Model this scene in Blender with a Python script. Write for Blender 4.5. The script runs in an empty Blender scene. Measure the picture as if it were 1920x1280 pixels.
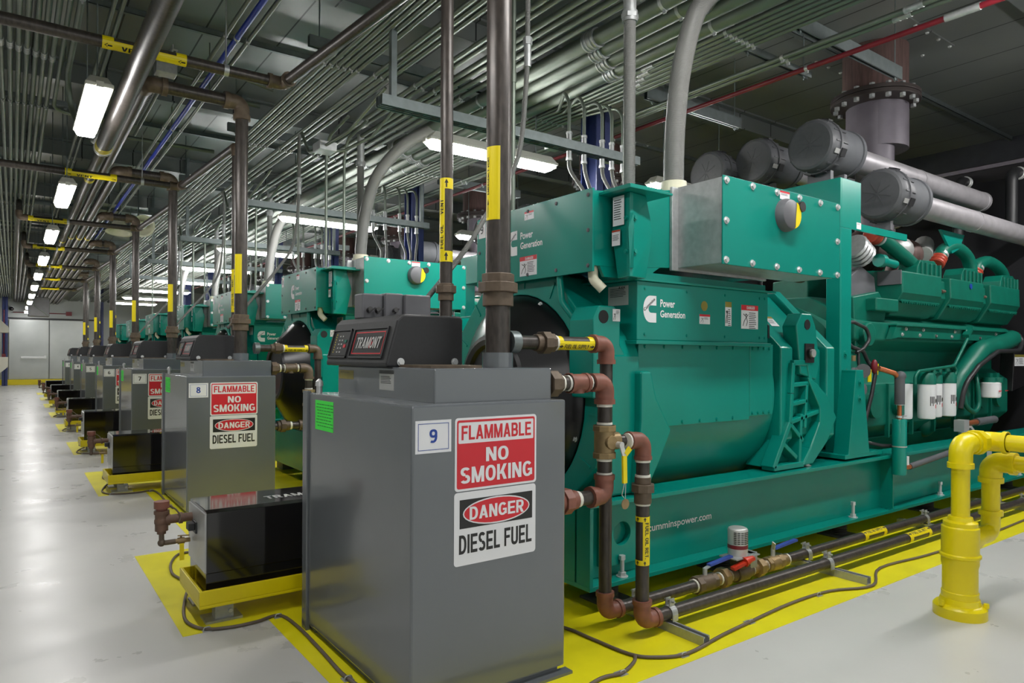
import bpy, bmesh, math, random
from mathutils import Vector, Matrix
random.seed(4)
S = bpy.context.scene
COL = S.collection
PI = math.pi
# ---------------------------------------------------------------- camera, world, exposure
FWD = Vector((.587, .8096, 0)).normalized()
HOR = Vector((FWD.y, -FWD.x, 0)); UPZ = Vector((0, 0, 1))
RT = HOR * math.cos(.0052) + UPZ * math.sin(.0052); UPV = RT.cross(FWD)
cam = bpy.data.cameras.new('camera'); camo = bpy.data.objects.new('camera', cam); COL.objects.link(camo)
camo.matrix_world = Matrix(((RT.x, UPV.x, -FWD.x, 0), (RT.y, UPV.y, -FWD.y, 0), (RT.z, UPV.z, -FWD.z, 1.22), (0, 0, 0, 1)))
cam.sensor_width = 36; cam.lens = 1290.8 / 1920 * 36; cam.shift_y = 28 / 1920; cam.clip_start = .05; cam.clip_end = 200
S.camera = camo
W = bpy.data.worlds.new('hall_light'); S.world = W; W.use_nodes = True
W.node_tree.nodes['Background'].inputs[0].default_value = (.95, 1, .97, 1)
W.node_tree.nodes['Background'].inputs[1].default_value = .6
S.view_settings.view_transform = 'Standard'; S.view_settings.look = 'None'
S.view_settings.exposure = 0.48; S.view_settings.gamma = 1; S.view_settings.use_curve_mapping = False
LAMP = 66.0          # emission of the fluorescent diffusers

# ---------------------------------------------------------------- materials
def lin(c): return tuple(((v / 255) / 12.92 if v / 255 <= .04045 else ((v / 255 + .055) / 1.055) ** 2.4) for v in c)
def mat(name, rgb, rough=.5, metal=0, var=.12, scale=8, bump=0, spec=.5, coat=0, stretch=None):
    m = bpy.data.materials.new(name); m.use_nodes = True; nt = m.node_tree; b = nt.nodes['Principled BSDF']
    c = lin(rgb)
    b.inputs['Roughness'].default_value = rough; b.inputs['Metallic'].default_value = metal
    b.inputs['Specular IOR Level'].default_value = spec; b.inputs['Coat Weight'].default_value = coat
    b.inputs['Coat Roughness'].default_value = .08
    tc = nt.nodes.new('ShaderNodeTexCoord'); no = nt.nodes.new('ShaderNodeTexNoise'); no.inputs['Scale'].default_value = scale
    no.inputs['Detail'].default_value = 5
    if stretch:
        mp = nt.nodes.new('ShaderNodeMapping'); mp.inputs['Scale'].default_value = stretch
        nt.links.new(tc.outputs['Object'], mp.inputs[0]); nt.links.new(mp.outputs[0], no.inputs['Vector'])
    else: nt.links.new(tc.outputs['Object'], no.inputs['Vector'])
    r = nt.nodes.new('ShaderNodeValToRGB'); r.color_ramp.elements[0].position = .3; r.color_ramp.elements[1].position = .7
    r.color_ramp.elements[0].color = tuple(v * (1 - var) for v in c) + (1,)
    r.color_ramp.elements[1].color = tuple(min(1, v * (1 + var)) for v in c) + (1,)
    nt.links.new(no.outputs['Fac'], r.inputs[0]); nt.links.new(r.outputs[0], b.inputs['Base Color'])
    if bump:
        bp = nt.nodes.new('ShaderNodeBump'); bp.inputs['Strength'].default_value = bump; bp.inputs['Distance'].default_value = .004
        nt.links.new(no.outputs['Fac'], bp.inputs['Height']); nt.links.new(bp.outputs[0], b.inputs['Normal'])
    return m
M = {}
M['green'] = mat('teal_enamel', (2, 128, 114), .27, var=.05, scale=3, spec=.45)
M['egreen'] = mat('engine_green_enamel', (0, 98, 80), .42, var=.12, scale=9, spec=.4)
M['tank'] = mat('grey_tank_enamel', (98, 102, 106), .22, var=.04, scale=2, spec=.7, coat=.5)
M['hood'] = mat('black_moulded_plastic', (36, 36, 38), .5, var=.1, scale=60, bump=.1)
M['gloss'] = mat('black_gloss_enamel', (20, 18, 18), .07, var=.1, scale=4, coat=.4)
M['yellow'] = mat('yellow_enamel', (226, 206, 0), .35, var=.05, scale=5)
M['ypaint'] = mat('yellow_floor_paint', (222, 212, 14), .42, var=.10, scale=3, bump=.03)
M['galv'] = mat('galvanized_sheet', (172, 174, 174), .42, .55, var=.12, scale=30)
M['cond'] = mat('conduit_steel', (112, 120, 110), .44, .6, var=.12, scale=5)
M['strut'] = mat('strut_steel', (122, 130, 130), .42, .7, var=.1, scale=20)
M['iron'] = mat('black_iron_pipe', (66, 60, 56), .36, .25, var=.35, scale=14, stretch=(4, 4, 1.2))
M['vbrown'] = mat('brown_valve_casting', (104, 78, 64), .5, .1, var=.22, scale=22, bump=.15)
M['rust'] = mat('red_oxide_fitting', (126, 78, 64), .5, var=.22, scale=18, bump=.15)
M['malle'] = mat('malleable_iron', (96, 82, 68), .5, .2, var=.25, scale=24, bump=.2)
M['brass'] = mat('brass', (146, 124, 88), .42, .45, var=.2, scale=20)
M['tape'] = mat('thread_tape', (222, 220, 210), .6)
M['white'] = mat('white_vinyl', (225, 225, 228), .35, var=.02)
M['red'] = mat('red_vinyl', (205, 36, 48), .35, var=.03)
M['sblack'] = mat('black_vinyl', (32, 31, 31), .4, var=.03)
M['blue'] = mat('blue_ink', (24, 62, 150), .4, var=.03)
M['label'] = mat('yellow_label_film', (228, 206, 10), .35, var=.03)
M['note'] = mat('fluorescent_green_paper', (70, 240, 78), .6, var=.05)
M['ink'] = mat('dark_green_ink', (34, 150, 48), .6)
M['plate'] = mat('aluminium_plate', (190, 190, 188), .4, .5, var=.05)
M['gold'] = mat('gold_foil_label', (150, 138, 60), .35, .4)
M['chrome'] = mat('zinc_bolt', (205, 206, 206), .35, .55, var=.05)
M['alu'] = mat('aluminised_tube', (180, 176, 180), .42, .5, var=.12, scale=12)
M['cap'] = mat('grey_filter_plastic', (74, 75, 78), .48, var=.08, scale=30)
M['rubber'] = mat('black_rubber', (36, 36, 38), .45)
M['cowl'] = mat('black_cowl_enamel', (20, 20, 22), .3, var=.1)
M['copper'] = mat('copper_tube', (188, 110, 70), .35, .7)
M['hose'] = mat('red_silicone_hose', (170, 62, 40), .45)
M['stack'] = mat('rusty_exhaust_pipe', (88, 66, 62), .6, .2, var=.3, scale=9, stretch=(6, 6, .6))
M['exh'] = mat('grey_exhaust_paint', (98, 92, 100), .5, .2, var=.1)
M['flange'] = mat('dark_flange_steel', (58, 50, 48), .5, .4)
M['bluest'] = mat('navy_column_paint', (40, 52, 104), .45, var=.12)
M['bluep'] = mat('blue_conduit_paint', (22, 54, 170), .4)
M['redp'] = mat('red_conduit_paint', (112, 20, 34), .4)
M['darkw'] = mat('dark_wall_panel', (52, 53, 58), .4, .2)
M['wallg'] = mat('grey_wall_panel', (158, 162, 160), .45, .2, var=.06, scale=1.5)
M['doorg'] = mat('door_steel', (176, 180, 178), .38, .35, var=.10, scale=1.2)
M['body'] = mat('fixture_housing', (200, 198, 188), .45, var=.03)
M['beige'] = mat('beige_horn_plastic', (196, 194, 170), .5)
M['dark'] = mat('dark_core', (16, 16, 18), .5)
M['cream'] = mat('cream_nylon', (218, 214, 190), .45)
M['flexm'] = mat('flexible_conduit_jacket', (118, 118, 115), .42, .1, var=.05)
M['sgrey'] = mat('grey_switch_plastic', (92, 92, 96), .5)
M['cable'] = mat('brown_cable_jacket', (96, 84, 74), .5, var=.15)
M['insul'] = mat('grey_foam_insulation', (82, 84, 88), .7)
M['ured'] = mat('red_lever_grip', (196, 52, 30), .4)
M['ublue'] = mat('blue_lever_grip', (56, 78, 160), .4)
M['panel'] = mat('black_overlay', (26, 24, 26), .3)
# ribbed flexible conduit
def add_wave(m, sc, axis='Z', strength=.5):
    nt = m.node_tree; b = nt.nodes['Principled BSDF']; w = nt.nodes.new('ShaderNodeTexWave'); w.inputs['Scale'].default_value = sc
    w.bands_direction = axis; tc = nt.nodes.new('ShaderNodeTexCoord'); nt.links.new(tc.outputs['Object'], w.inputs[0])
    bp = nt.nodes.new('ShaderNodeBump'); bp.inputs['Strength'].default_value = strength; bp.inputs['Distance'].default_value = .004
    nt.links.new(w.outputs['Fac'], bp.inputs['Height']); nt.links.new(bp.outputs[0], b.inputs['Normal'])
add_wave(M['flexm'], 55)
# concrete floor
def floor_mat():
    m = mat('sealed_concrete', (196, 195, 191), .34, var=.05, scale=.7); nt = m.node_tree; b = nt.nodes['Principled BSDF']
    tc = nt.nodes.new('ShaderNodeTexCoord'); n2 = nt.nodes.new('ShaderNodeTexNoise'); n2.inputs['Scale'].default_value = 3.5; n2.inputs['Detail'].default_value = 8
    nt.links.new(tc.outputs['Object'], n2.inputs['Vector'])
    mr = nt.nodes.new('ShaderNodeMapRange'); mr.inputs[1].default_value = .3; mr.inputs[2].default_value = .7; mr.inputs[3].default_value = .26; mr.inputs[4].default_value = .36
    nt.links.new(n2.outputs['Fac'], mr.inputs[0]); nt.links.new(mr.outputs[0], b.inputs['Roughness'])
    n3 = nt.nodes.new('ShaderNodeTexNoise'); n3.inputs['Scale'].default_value = 9; n3.inputs['Detail'].default_value = 6
    mp = nt.nodes.new('ShaderNodeMapping'); mp.inputs['Scale'].default_value = (1, 3.2, 1); nt.links.new(tc.outputs['Object'], mp.inputs[0]); nt.links.new(mp.outputs[0], n3.inputs['Vector'])
    bp = nt.nodes.new('ShaderNodeBump'); bp.inputs['Strength'].default_value = .08; bp.inputs['Distance'].default_value = .003
    nt.links.new(n3.outputs['Fac'], bp.inputs['Height']); nt.links.new(bp.outputs[0], b.inputs['Normal'])
    return m
M['floor'] = floor_mat()
def ceil_mat():
    m = mat('ceiling_steel_panels', (128, 132, 130), .32, .5, var=.12, scale=.8); nt = m.node_tree; b = nt.nodes['Principled BSDF']
    tc = nt.nodes.new('ShaderNodeTexCoord'); sx = nt.nodes.new('ShaderNodeSeparateXYZ'); nt.links.new(tc.outputs['Object'], sx.inputs[0])
    def seam(out, period):
        d = nt.nodes.new('ShaderNodeMath'); d.operation = 'DIVIDE'; d.inputs[1].default_value = period; nt.links.new(out, d.inputs[0])
        f = nt.nodes.new('ShaderNodeMath'); f.operation = 'FRACT'; nt.links.new(d.outputs[0], f.inputs[0])
        l = nt.nodes.new('ShaderNodeMath'); l.operation = 'LESS_THAN'; l.inputs[1].default_value = .014 / period; nt.links.new(f.outputs[0], l.inputs[0]); return l
    a = seam(sx.outputs[0], .61)
    mx = nt.nodes.new('ShaderNodeMix'); mx.data_type = 'RGBA'; nt.links.new(a.outputs[0], mx.inputs[0])
    src = b.inputs['Base Color'].links[0].from_socket; nt.links.new(src, mx.inputs[6]); mx.inputs[7].default_value = (.02, .02, .022, 1)
    nt.links.new(mx.outputs[2], b.inputs['Base Color']); return m
M['ceil'] = ceil_mat()
def perf_mat():
    m = mat('perforated_black_guard', (12, 12, 13), .75, 0, spec=.15); nt = m.node_tree; b = nt.nodes['Principled BSDF']
    v = nt.nodes.new('ShaderNodeTexVoronoi'); v.inputs['Scale'].default_value = 34; v.inputs['Randomness'].default_value = 0
    tc = nt.nodes.new('ShaderNodeTexCoord'); nt.links.new(tc.outputs['Object'], v.inputs['Vector'])
    r = nt.nodes.new('ShaderNodeValToRGB'); r.color_ramp.interpolation = 'CONSTANT'
    r.color_ramp.elements[0].color = (.003, .003, .003, 1); r.color_ramp.elements[1].color = (.012, .012, .014, 1); r.color_ramp.elements[1].position = .38
    nt.links.new(v.outputs['Distance'], r.inputs[0]); nt.links.new(r.outputs[0], b.inputs['Base Color']); return m
M['perf'] = perf_mat()
def emit(name, rgb, s):
    m = bpy.data.materials.new(name); m.use_nodes = True; nt = m.node_tree; b = nt.nodes['Principled BSDF']
    b.inputs['Base Color'].default_value = (.8, .8, .8, 1); b.inputs['Emission Color'].default_value = (*rgb, 1); b.inputs['Emission Strength'].default_value = s
    return m
M['lamp'] = emit('fluorescent_diffuser', (1, .985, .97), LAMP)
M['lamp2'] = emit('aisle_diffuser', (1, .985, .97), LAMP * .52)

# ---------------------------------------------------------------- mesh helpers
def fillet(pts, R, k=6):
    pts = [Vector(p) for p in pts]
    if not R or len(pts) < 3: return pts
    out = [pts[0]]
    for i in range(1, len(pts) - 1):
        p, a, b = pts[i], pts[i - 1], pts[i + 1]
        u, v = (a - p), (b - p); la, lb = u.length, v.length; u.normalize(); v.normalize()
        ang = u.angle(v)
        if ang > PI - .02: out.append(p); continue
        d = min(R / math.tan(ang / 2), la * .49, lb * .49); r = d * math.tan(ang / 2)
        c = p + (u + v).normalized() * (r / math.sin(ang / 2)); s, e = p + u * d - c, p + v * d - c
        for j in range(k + 1):
            t = j / k; w = s.normalized().slerp(e.normalized(), t) * r if s.length > 1e-6 else s
            out.append(c + w)
    out.append(pts[-1]); return out
def smooth(pts, n=5):
    P = [Vector(p) for p in pts]; P = [P[0]] + P + [P[-1]]; out = []
    for i in range(1, len(P) - 2):
        for k in range(n):
            s = k / n; a, b, c, d = P[i - 1], P[i], P[i + 1], P[i + 2]
            out.append(.5 * ((2 * b) + (c - a) * s + (2 * a - 5 * b + 4 * c - d) * s * s + (3 * b - a - 3 * c + d) * s ** 3))
    return out + [P[-2]]
class MB:
    def __init__(s): s.b = bmesh.new()
    def _loft(s, rings, smooth, cap0=True, cap1=True, close=True):
        b = s.b; vs = [[b.verts.new(p) for p in r] for r in rings]; n = len(vs[0])
        for a, c in zip(vs[:-1], vs[1:]):
            for i in range(n if close else n - 1):
                j = (i + 1) % n
                f = b.faces.new((a[i], a[j], c[j], c[i])); f.smooth = smooth
        for r, cp in ((vs[0], cap0), (vs[-1], cap1)):
            if cp and close:
                b.faces.new(r)
                for i in range(n):
                    e = b.edges.get((r[i], r[(i + 1) % n]))
                    if e: e.smooth = False
        return s
    def box(s, x0, y0, z0, x1, y1, z1):
        return s._loft([[(x0, y0, z), (x1, y0, z), (x1, y1, z), (x0, y1, z)] for z in (z0, z1)], False)
    def frame(s, d):
        d = d.normalized(); a = Vector((0, 0, 1)) if abs(d.z) < .9 else Vector((1, 0, 0))
        u = d.cross(a).normalized(); return u, d.cross(u)
    def cyl(s, p, q, r, n=16, r2=None, cap=True, rot=0):
        p, q = Vector(p), Vector(q); u, v = s.frame(q - p); r2 = r if r2 is None else r2
        return s._loft([[c + (u * math.cos(2 * PI * i / n + rot) + v * math.sin(2 * PI * i / n + rot)) * rr for i in range(n)] for c, rr in ((p, r), (q, r2))], n > 8, cap, cap)
    def hexa(s, p, q, r): return s.cyl(p, q, r, 6)
    def lathe(s, p, d, prof, n=24, sharp=()):
        p, d = Vector(p), Vector(d).normalized(); u, v = s.frame(d)
        rings = [[p + d * t + (u * math.cos(2 * PI * i / n) + v * math.sin(2 * PI * i / n)) * r for i in range(n)] for t, r in prof]
        b = s.b; vs = [[b.verts.new(x) for x in r] for r in rings]
        for k in range(len(vs) - 1):
            for i in range(n):
                f = b.faces.new((vs[k][i], vs[k][(i + 1) % n], vs[k + 1][(i + 1) % n], vs[k + 1][i])); f.smooth = True
        for k, r in enumerate(vs):
            t0 = k > 0 and (Vector((prof[k][0] - prof[k - 1][0], prof[k][1] - prof[k - 1][1])))
            t1 = k < len(vs) - 1 and (Vector((prof[k + 1][0] - prof[k][0], prof[k + 1][1] - prof[k][1])))
            if k in (0, len(vs) - 1) or (t0.length > 0 and t1.length > 0 and t0.angle(t1) > .6):
                for i in range(n):
                    e = b.edges.get((r[i], r[(i + 1) % n]))
                    if e: e.smooth = False
        b.faces.new(vs[0]); b.faces.new(vs[-1]); return s
    def tube(s, pts, r, n=10, R=0, k=6, cap=True):
        pts = fillet(pts, R, k); rings = []; pv = None
        for i, p in enumerate(pts):
            t = ((pts[min(i + 1, len(pts) - 1)] - p).normalized() + (p - pts[max(i - 1, 0)]).normalized())
            t.normalize()
            if pv is None: u, v = s.frame(t)
            else:
                u = (pu - t * pu.dot(t)).normalized(); v = t.cross(u)
            pu = u; pv = v
            rings.append([p + (u * math.cos(2 * PI * j / n) + v * math.sin(2 * PI * j / n)) * r for j in range(n)])
        return s._loft(rings, True, cap, cap)
    def prism(s, pts, ax, a, b, smooth=False):
        f = {'x': lambda p, t: (t, p[0], p[1]), 'y': lambda p, t: (p[0], t, p[1]), 'z': lambda p, t: (p[0], p[1], t)}[ax]
        return s._loft([[f(p, t) for p in pts] for t in (a, b)], smooth)
    def bar(s, p, q, w, h, upv=(0, 0, 1)):
        p, q = Vector(p), Vector(q); d = (q - p).normalized(); u = d.cross(Vector(upv)).normalized(); v = u.cross(d)
        return s._loft([[c + u * a * w / 2 + v * bb * h / 2 for a, bb in ((-1, -1), (1, -1), (1, 1), (-1, 1))] for c in (p, q)], False)
    def ring(s, outer, inner, ax, a, b):
        f = {'x': lambda p, t: (t, p[0], p[1]), 'y': lambda p, t: (p[0], t, p[1]), 'z': lambda p, t: (p[0], p[1], t)}[ax]
        B = s.b; n = len(outer); V = [[B.verts.new(f(p, t)) for p in L] for t in (a, b) for L in (outer, inner)]
        for i in range(n):
            j = (i + 1) % n
            for A, C in ((0, 1), (2, 3), (0, 2), (1, 3)): B.faces.new((V[A][i], V[A][j], V[C][j], V[C][i]))
        return s
    def sph(s, c, r, n=12, sc=(1, 1, 1)):
        g = bmesh.ops.create_uvsphere(s.b, u_segments=n, v_segments=n // 2 + 1, radius=1, matrix=Matrix.Translation(c) @ Matrix.Diagonal((r * sc[0], r * sc[1], r * sc[2], 1)))
        for v in g['verts']:
            for f in v.link_faces: f.smooth = True
        return s
    def quad(s, o, r, u, n, t=.0008):
        o, r, u, n = Vector(o), Vector(r), Vector(u), Vector(n).normalized() * t
        return s._loft([[o + k, o + r + k, o + r + u + k, o + u + k] for k in (Vector((0, 0, 0)), n)], False)
ORG = {}
def build(name, mb, m, parent=None, bev=0, label=None):
    bmesh.ops.recalc_face_normals(mb.b, faces=mb.b.faces)
    o0 = ORG.get(parent.name, Vector((0, 0, 0))) if parent else Vector((0, 0, 0))
    if not parent:
        lo = Vector((1e9,) * 3); hi = -lo
        for v in mb.b.verts:
            for i in range(3): lo[i] = min(lo[i], v.co[i]); hi[i] = max(hi[i], v.co[i])
        o0 = Vector(((lo.x + hi.x) / 2, (lo.y + hi.y) / 2, lo.z))
    for v in mb.b.verts: v.co -= o0
    me = bpy.data.meshes.new(name); mb.b.to_mesh(me); mb.b.free()
    me.materials.append(M[m] if isinstance(m, str) else m)
    o = bpy.data.objects.new(name, me); COL.objects.link(o)
    if parent: o.parent = parent
    else: o.location = o0
    ORG[o.name] = o0
    if bev:
        md = o.modifiers.new('bevel', 'BEVEL'); md.width = bev; md.segments = 2; md.limit_method = 'ANGLE'; md.angle_limit = .6; md.harden_normals = False
    if label: o['label'] = label
    return o
def tag(o, label, cat, group=None, kind=None):
    o['label'] = label; o['category'] = cat
    if group: o['group'] = group
    if kind: o['kind'] = kind
    return o
def thing(name, loc, label, cat, group=None):
    o = bpy.data.objects.new(name, None); o.empty_display_size = .1; COL.objects.link(o); o.location = loc; ORG[o.name] = Vector(loc)
    return tag(o, label, cat, group)
def struct(name, mb, m, bev=0):
    o = build(name, mb, m, None, bev); o['kind'] = 'structure'; return o
def dup(o, d, label=None, parent=None):
    c = o.copy(); COL.objects.link(c)
    if parent is None:
        c.location = o.location + Vector(d)
        ORG[c.name] = ORG[o.name] + Vector(d)
    else:
        c.parent = parent; ORG[c.name] = ORG[parent.name]
    if label: c['label'] = label
    for ch in list(o.children): dup(ch, d, None, c)
    return c
# ---- lettering
TXT = {}
def block(s):
    """heavy block capitals and digits drawn from bars and ring sectors"""
    V, F = [], []; t, h = .19, .17
    L = [0]
    def quad(*p): k = len(V); V.extend((x, y, L[0]) for x, y in p); F.append((k, k + 1, k + 2, k + 3))
    def R(x0, y0, x1, y1): L[0] += 1; quad((X + x0, y0), (X + x1, y0), (X + x1, y1), (X + x0, y1))
    def D(x0, y0, x1, y1, w): L[0] += 1; quad((X + x0, y0), (X + x0 + w, y0), (X + x1 + w, y1), (X + x1, y1))
    def A(cx, cy, rx, ry, a0, a1):
        L[0] += 1; n = max(4, int((a1 - a0) / 15)); f = lambda a, x, y: (X + cx + x * math.copysign(abs(math.cos(a)) ** .85, math.cos(a)), cy + y * math.copysign(abs(math.sin(a)) ** .85, math.sin(a)))
        for i in range(n):
            a, b = math.radians(a0 + (a1 - a0) * i / n), math.radians(a0 + (a1 - a0) * (i + 1) / n)
            quad(f(a, rx - t, ry - h), f(a, rx, ry), f(b, rx, ry), f(b, rx - t, ry - h))
    X = 0
    for c in s:
        w = .62; L[0] = 0
        if c == ' ': w = .22
        elif c == '.': R(0, 0, .17, .17); w = .17
        elif c == 'F': R(0, 0, t, 1); R(t, .83, .58, 1); R(t, .43, .52, .59); w = .57
        elif c == 'E': R(0, 0, t, 1); R(t, .83, .6, 1); R(t, .42, .55, .58); R(t, 0, .6, .17); w = .6
        elif c == 'L': R(0, 0, t, 1); R(t, 0, .56, .17); w = .56
        elif c == 'I': R(0, 0, t, 1); w = t
        elif c == 'T': R(.2, 0, .4, .83); R(0, .83, .6, 1); w = .6
        elif c == 'A': D(0, 0, .25, 1, .2); D(.50, 0, .25, 1, .2); R(.15, .2, .55, .35); w = .7
        elif c == 'M': R(0, 0, t, 1); R(.63, 0, .82, 1); D(.32, 0, .04, 1, .18); D(.32, 0, .60, 1, .18); w = .82
        elif c == 'N': R(0, 0, t, 1); R(.46, 0, .65, 1); D(.44, 0, .0, 1, .21); w = .65
        elif c == 'O': A(.34, .5, .34, .5, 0, 360); w = .68
        elif c == 'D': R(0, 0, t, 1); A(.25, .5, .39, .5, -90, 90); R(t, .83, .26, 1); R(t, 0, .26, .17); w = .64
        elif c in 'BPR':
            R(0, 0, t, 1); lo = .42 if c == 'B' else .38; R(t, .83, .36, 1); R(t, lo, .36, lo + h); A(.34, (1 + lo) / 2, .28, (1 - lo) / 2, -90, 90)
            if c == 'B': R(t, 0, .36, .17); A(.35, .295, .29, .295, -90, 90); w = .64
            elif c == 'R': D(.42, 0, .22, .42, .22); w = .64
        elif c == 'S': A(.31, .73, .30, .27, 25, 270); A(.31, .27, .31, .27, -155, 90)
        elif c == 'G': A(.34, .5, .34, .5, 40, 325); R(.36, .38, .68, .53); R(.51, .10, .68, .40); w = .68
        elif c == 'C': A(.34, .5, .34, .5, 42, 318); w = .64
        elif c == 'K': R(0, 0, t, 1); D(.15, .36, .44, 1, .22); D(.45, 0, .22, .58, .22); w = .67
        elif c == 'U': R(0, .3, t, 1); R(.45, .3, .64, 1); A(.32, .31, .32, .31, 180, 360); w = .64
        elif c == 'V': D(.22, 0, 0, 1, .2); D(.22, 0, .44, 1, .2); w = .64
        elif c == 'Y': D(.21, .4, 0, 1, .2); D(.21, .4, .42, 1, .2); R(.21, 0, .41, .42); w = .62
        elif c == '3': A(.3, .74, .28, .26, -90, 155); A(.3, .28, .3, .28, -155, 90); w = .6
        elif c == '4': R(.36, 0, .54, 1); R(0, .22, .66, .38); D(0, .3, .30, 1, .2); w = .66
        elif c == '5': R(.05, .83, .58, 1); R(.05, .46, .22, .9); A(.29, .32, .31, .32, -155, 135); w = .6
        elif c == '6': A(.31, .31, .31, .31, 0, 360); A(.36, .5, .36, .5, 60, 190)
        elif c == '7': R(0, .83, .6, 1); D(.12, 0, .40, .84, .2); w = .6
        elif c == '8': A(.31, .74, .28, .26, 0, 360); A(.31, .28, .31, .28, 0, 360)
        elif c == '9': A(.31, .69, .31, .31, 0, 360); A(.26, .5, .36, .5, -120, 10)
        X += w + .09
    x1 = max(v[0] for v in V); return [(x / x1, y, z) for x, y, z in V], F
def textmesh(s, bold):
    if (s, bold) in TXT: return TXT[(s, bold)]
    if s.upper() == s:
        TXT[(s, bold)] = block(s); return TXT[(s, bold)]
    cu = bpy.data.curves.new('t', 'FONT'); cu.body = s; cu.offset = bold; cu.resolution_u = 3
    o = bpy.data.objects.new('t', cu); COL.objects.link(o)
    dg = bpy.context.evaluated_depsgraph_get(); me = bpy.data.meshes.new_from_object(o.evaluated_get(dg))
    vs = [tuple(v.co) for v in me.vertices]; fs = [tuple(p.vertices) for p in me.polygons]
    bpy.data.objects.remove(o); bpy.data.curves.remove(cu); bpy.data.meshes.remove(me)
    xs = [v[0] for v in vs]; ys = [v[1] for v in vs]; x0, x1, y0, y1 = min(xs), max(xs), min(ys), max(ys)
    TXT[(s, bold)] = ([((x - x0) / (x1 - x0), (y - y0) / (y1 - y0), 0) for x, y, z in vs], fs); return TXT[(s, bold)]
def lettering(jobs, m, parent, name='lettering', wrap=None):
    """jobs: list of (string, origin, right*w, up*h[, bold]) -> one flat mesh"""
    me = bpy.data.meshes.new(name); V, F = [], []
    o0 = ORG[parent.name]
    for j in jobs:
        s, o, r, u = j[:4]; bold = j[4] if len(j) > 4 else .02
        vs, fs = textmesh(s, bold); o, r, u = Vector(o), Vector(r), Vector(u)
        if not wrap:
            nn = r.cross(u).normalized() * 5e-5; k = len(V)
            V += [o + r * x + u * y + nn * z - o0 for x, y, z in vs]; F += [tuple(i + k for i in f) for f in fs]
        else:                                   # bend every stroke round the pipe in small facets
            for f in fs:
                a, b, c, d = (vs[i] for i in f); N = 5; k = len(V); ln = lambda p, q, t: (p[0] + (q[0] - p[0]) * t, p[1] + (q[1] - p[1]) * t)
                for q in range(N + 1):
                    for w in range(N + 1):
                        x, y = ln(ln(a, b, w / N), ln(d, c, w / N), q / N); V.append(wrap(o + r * x + u * y) - o0)
                for q in range(N):
                    for w in range(N): F.append((k + q * (N + 1) + w, k + q * (N + 1) + w + 1, k + (q + 1) * (N + 1) + w + 1, k + (q + 1) * (N + 1) + w))
    me.from_pydata(V, [], F); me.materials.append(M[m]); ob = bpy.data.objects.new(name, me); COL.objects.link(ob); ob.parent = parent; ORG[ob.name] = o0
    return ob
XP = Vector((1, 0, 0)); YP = Vector((0, 1, 0)); ZP = Vector((0, 0, 1))
FRONT = (XP, ZP, -YP)         # faces -Y
LEFTF = (-YP, ZP, -XP)        # faces -X
def at(o, fr, a, b, lift=0): return Vector(o) + fr[0] * a + fr[1] * b + fr[2] * lift

NW = {9: 'nine', 8: 'eight', 7: 'seven', 6: 'six', 5: 'five', 4: 'four', 3: 'three', 2: 'two'}
ordn = ['first', 'second', 'third', 'fourth', 'fifth', 'sixth', 'seventh', 'eighth', 'ninth', 'tenth', 'eleventh', 'twelfth']
UN = [9, 8, 7, 6, 5, 4, 3]
DT = {n: (0 if n == 9 else 3.62 + 3 * (8 - n)) for n in (9, 8, 7, 6, 5, 4, 3, 2)}
DG = {n: (0 if n == 9 else 3.70 + 3 * (8 - n)) for n in (9, 8, 7, 6, 5, 4, 3, 2)}
# ---------------------------------------------------------------- the hall
struct('floor', MB().box(-1.7, -4, -.2, 10.5, 33.7, 0), 'floor')
mk = MB().box(.96, 1.81, 0, 10.4, 27, .0015)
for n in DT:
    d = DT[n]; mk.box(.60, 3.24 + d, 0, .96, 4.70 + d, .0015)
struct('floor_marking', mk, 'ypaint')
struct('ceiling', MB().box(-1.7, -4, 4.08, 10.5, 33.7, 4.25), 'ceil')
struct('wall_left', MB().box(-1.75, -4, 0, -1.6, 33.7, 4.08), 'wallg')
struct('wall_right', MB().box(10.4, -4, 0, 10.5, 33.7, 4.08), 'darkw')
struct('wall_back', MB().box(-1.6, 33.5, 0, 10.4, 33.7, 4.08), 'wallg')
bm_ = MB()
struct('trim_1', MB().box(-.5, 33.2, 0, 2.4, 33.5, .21), 'yellow', .01)     # yellow kerb before the doors
struct('trim_2', MB().box(-1.6, 26.0, 0, -.55, 33.5, .12), 'yellow', .01)
struct('trim_3', MB().box(-.2, 33.44, 2.6, 2.75, 33.5, 2.66), 'hood')       # door head
for i, (x0, x1) in enumerate(((-.13, 1.17), (1.2, 2.5))):
    d = struct('door_%d' % (i + 1), MB().box(x0, 33.42, .22, x1, 33.5, 2.58), 'doorg', .006)
    if i == 0:
        pb = MB().box(x0 + .38, 33.33, 1.04, x0 + 1.2, 33.37, 1.12).box(x0 + .38, 33.36, 1.05, x0 + .46, 33.42, 1.11).box(x0 + 1.14, 33.36, 1.03, x0 + 1.22, 33.42, 1.16)
        build('push_bar', pb, 'chrome', d, .006)
for i, y in enumerate((1.9, 4.95, 8.0, 11.0, 14.0, 17.0, 20.0, 23.0, 26.0, 29.0, 32.0)):
    b = MB().box(-1.6, y - .07, 3.86, 10.4, y + .07, 3.875).box(-1.6, y - .006, 3.875, 10.4, y + .006, 4.07).box(-1.6, y - .07, 4.06, 10.4, y + .07, 4.08)
    struct('ceiling_beam' if i == 0 else 'ceiling_beam.%03d' % i, b, 'ceil')
for i, y in enumerate((3.4, 6.45, 9.5, 12.5, 15.5, 18.5, 21.5)):
    b = MB().box(-1.6, y, 4.03, 10.4, y + .04, 4.035).box(-1.6, y, 4.03, 10.4, y + .004, 4.08)
    struct('ceiling_trim' if i == 0 else 'ceiling_trim.%03d' % i, b, 'strut')
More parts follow.
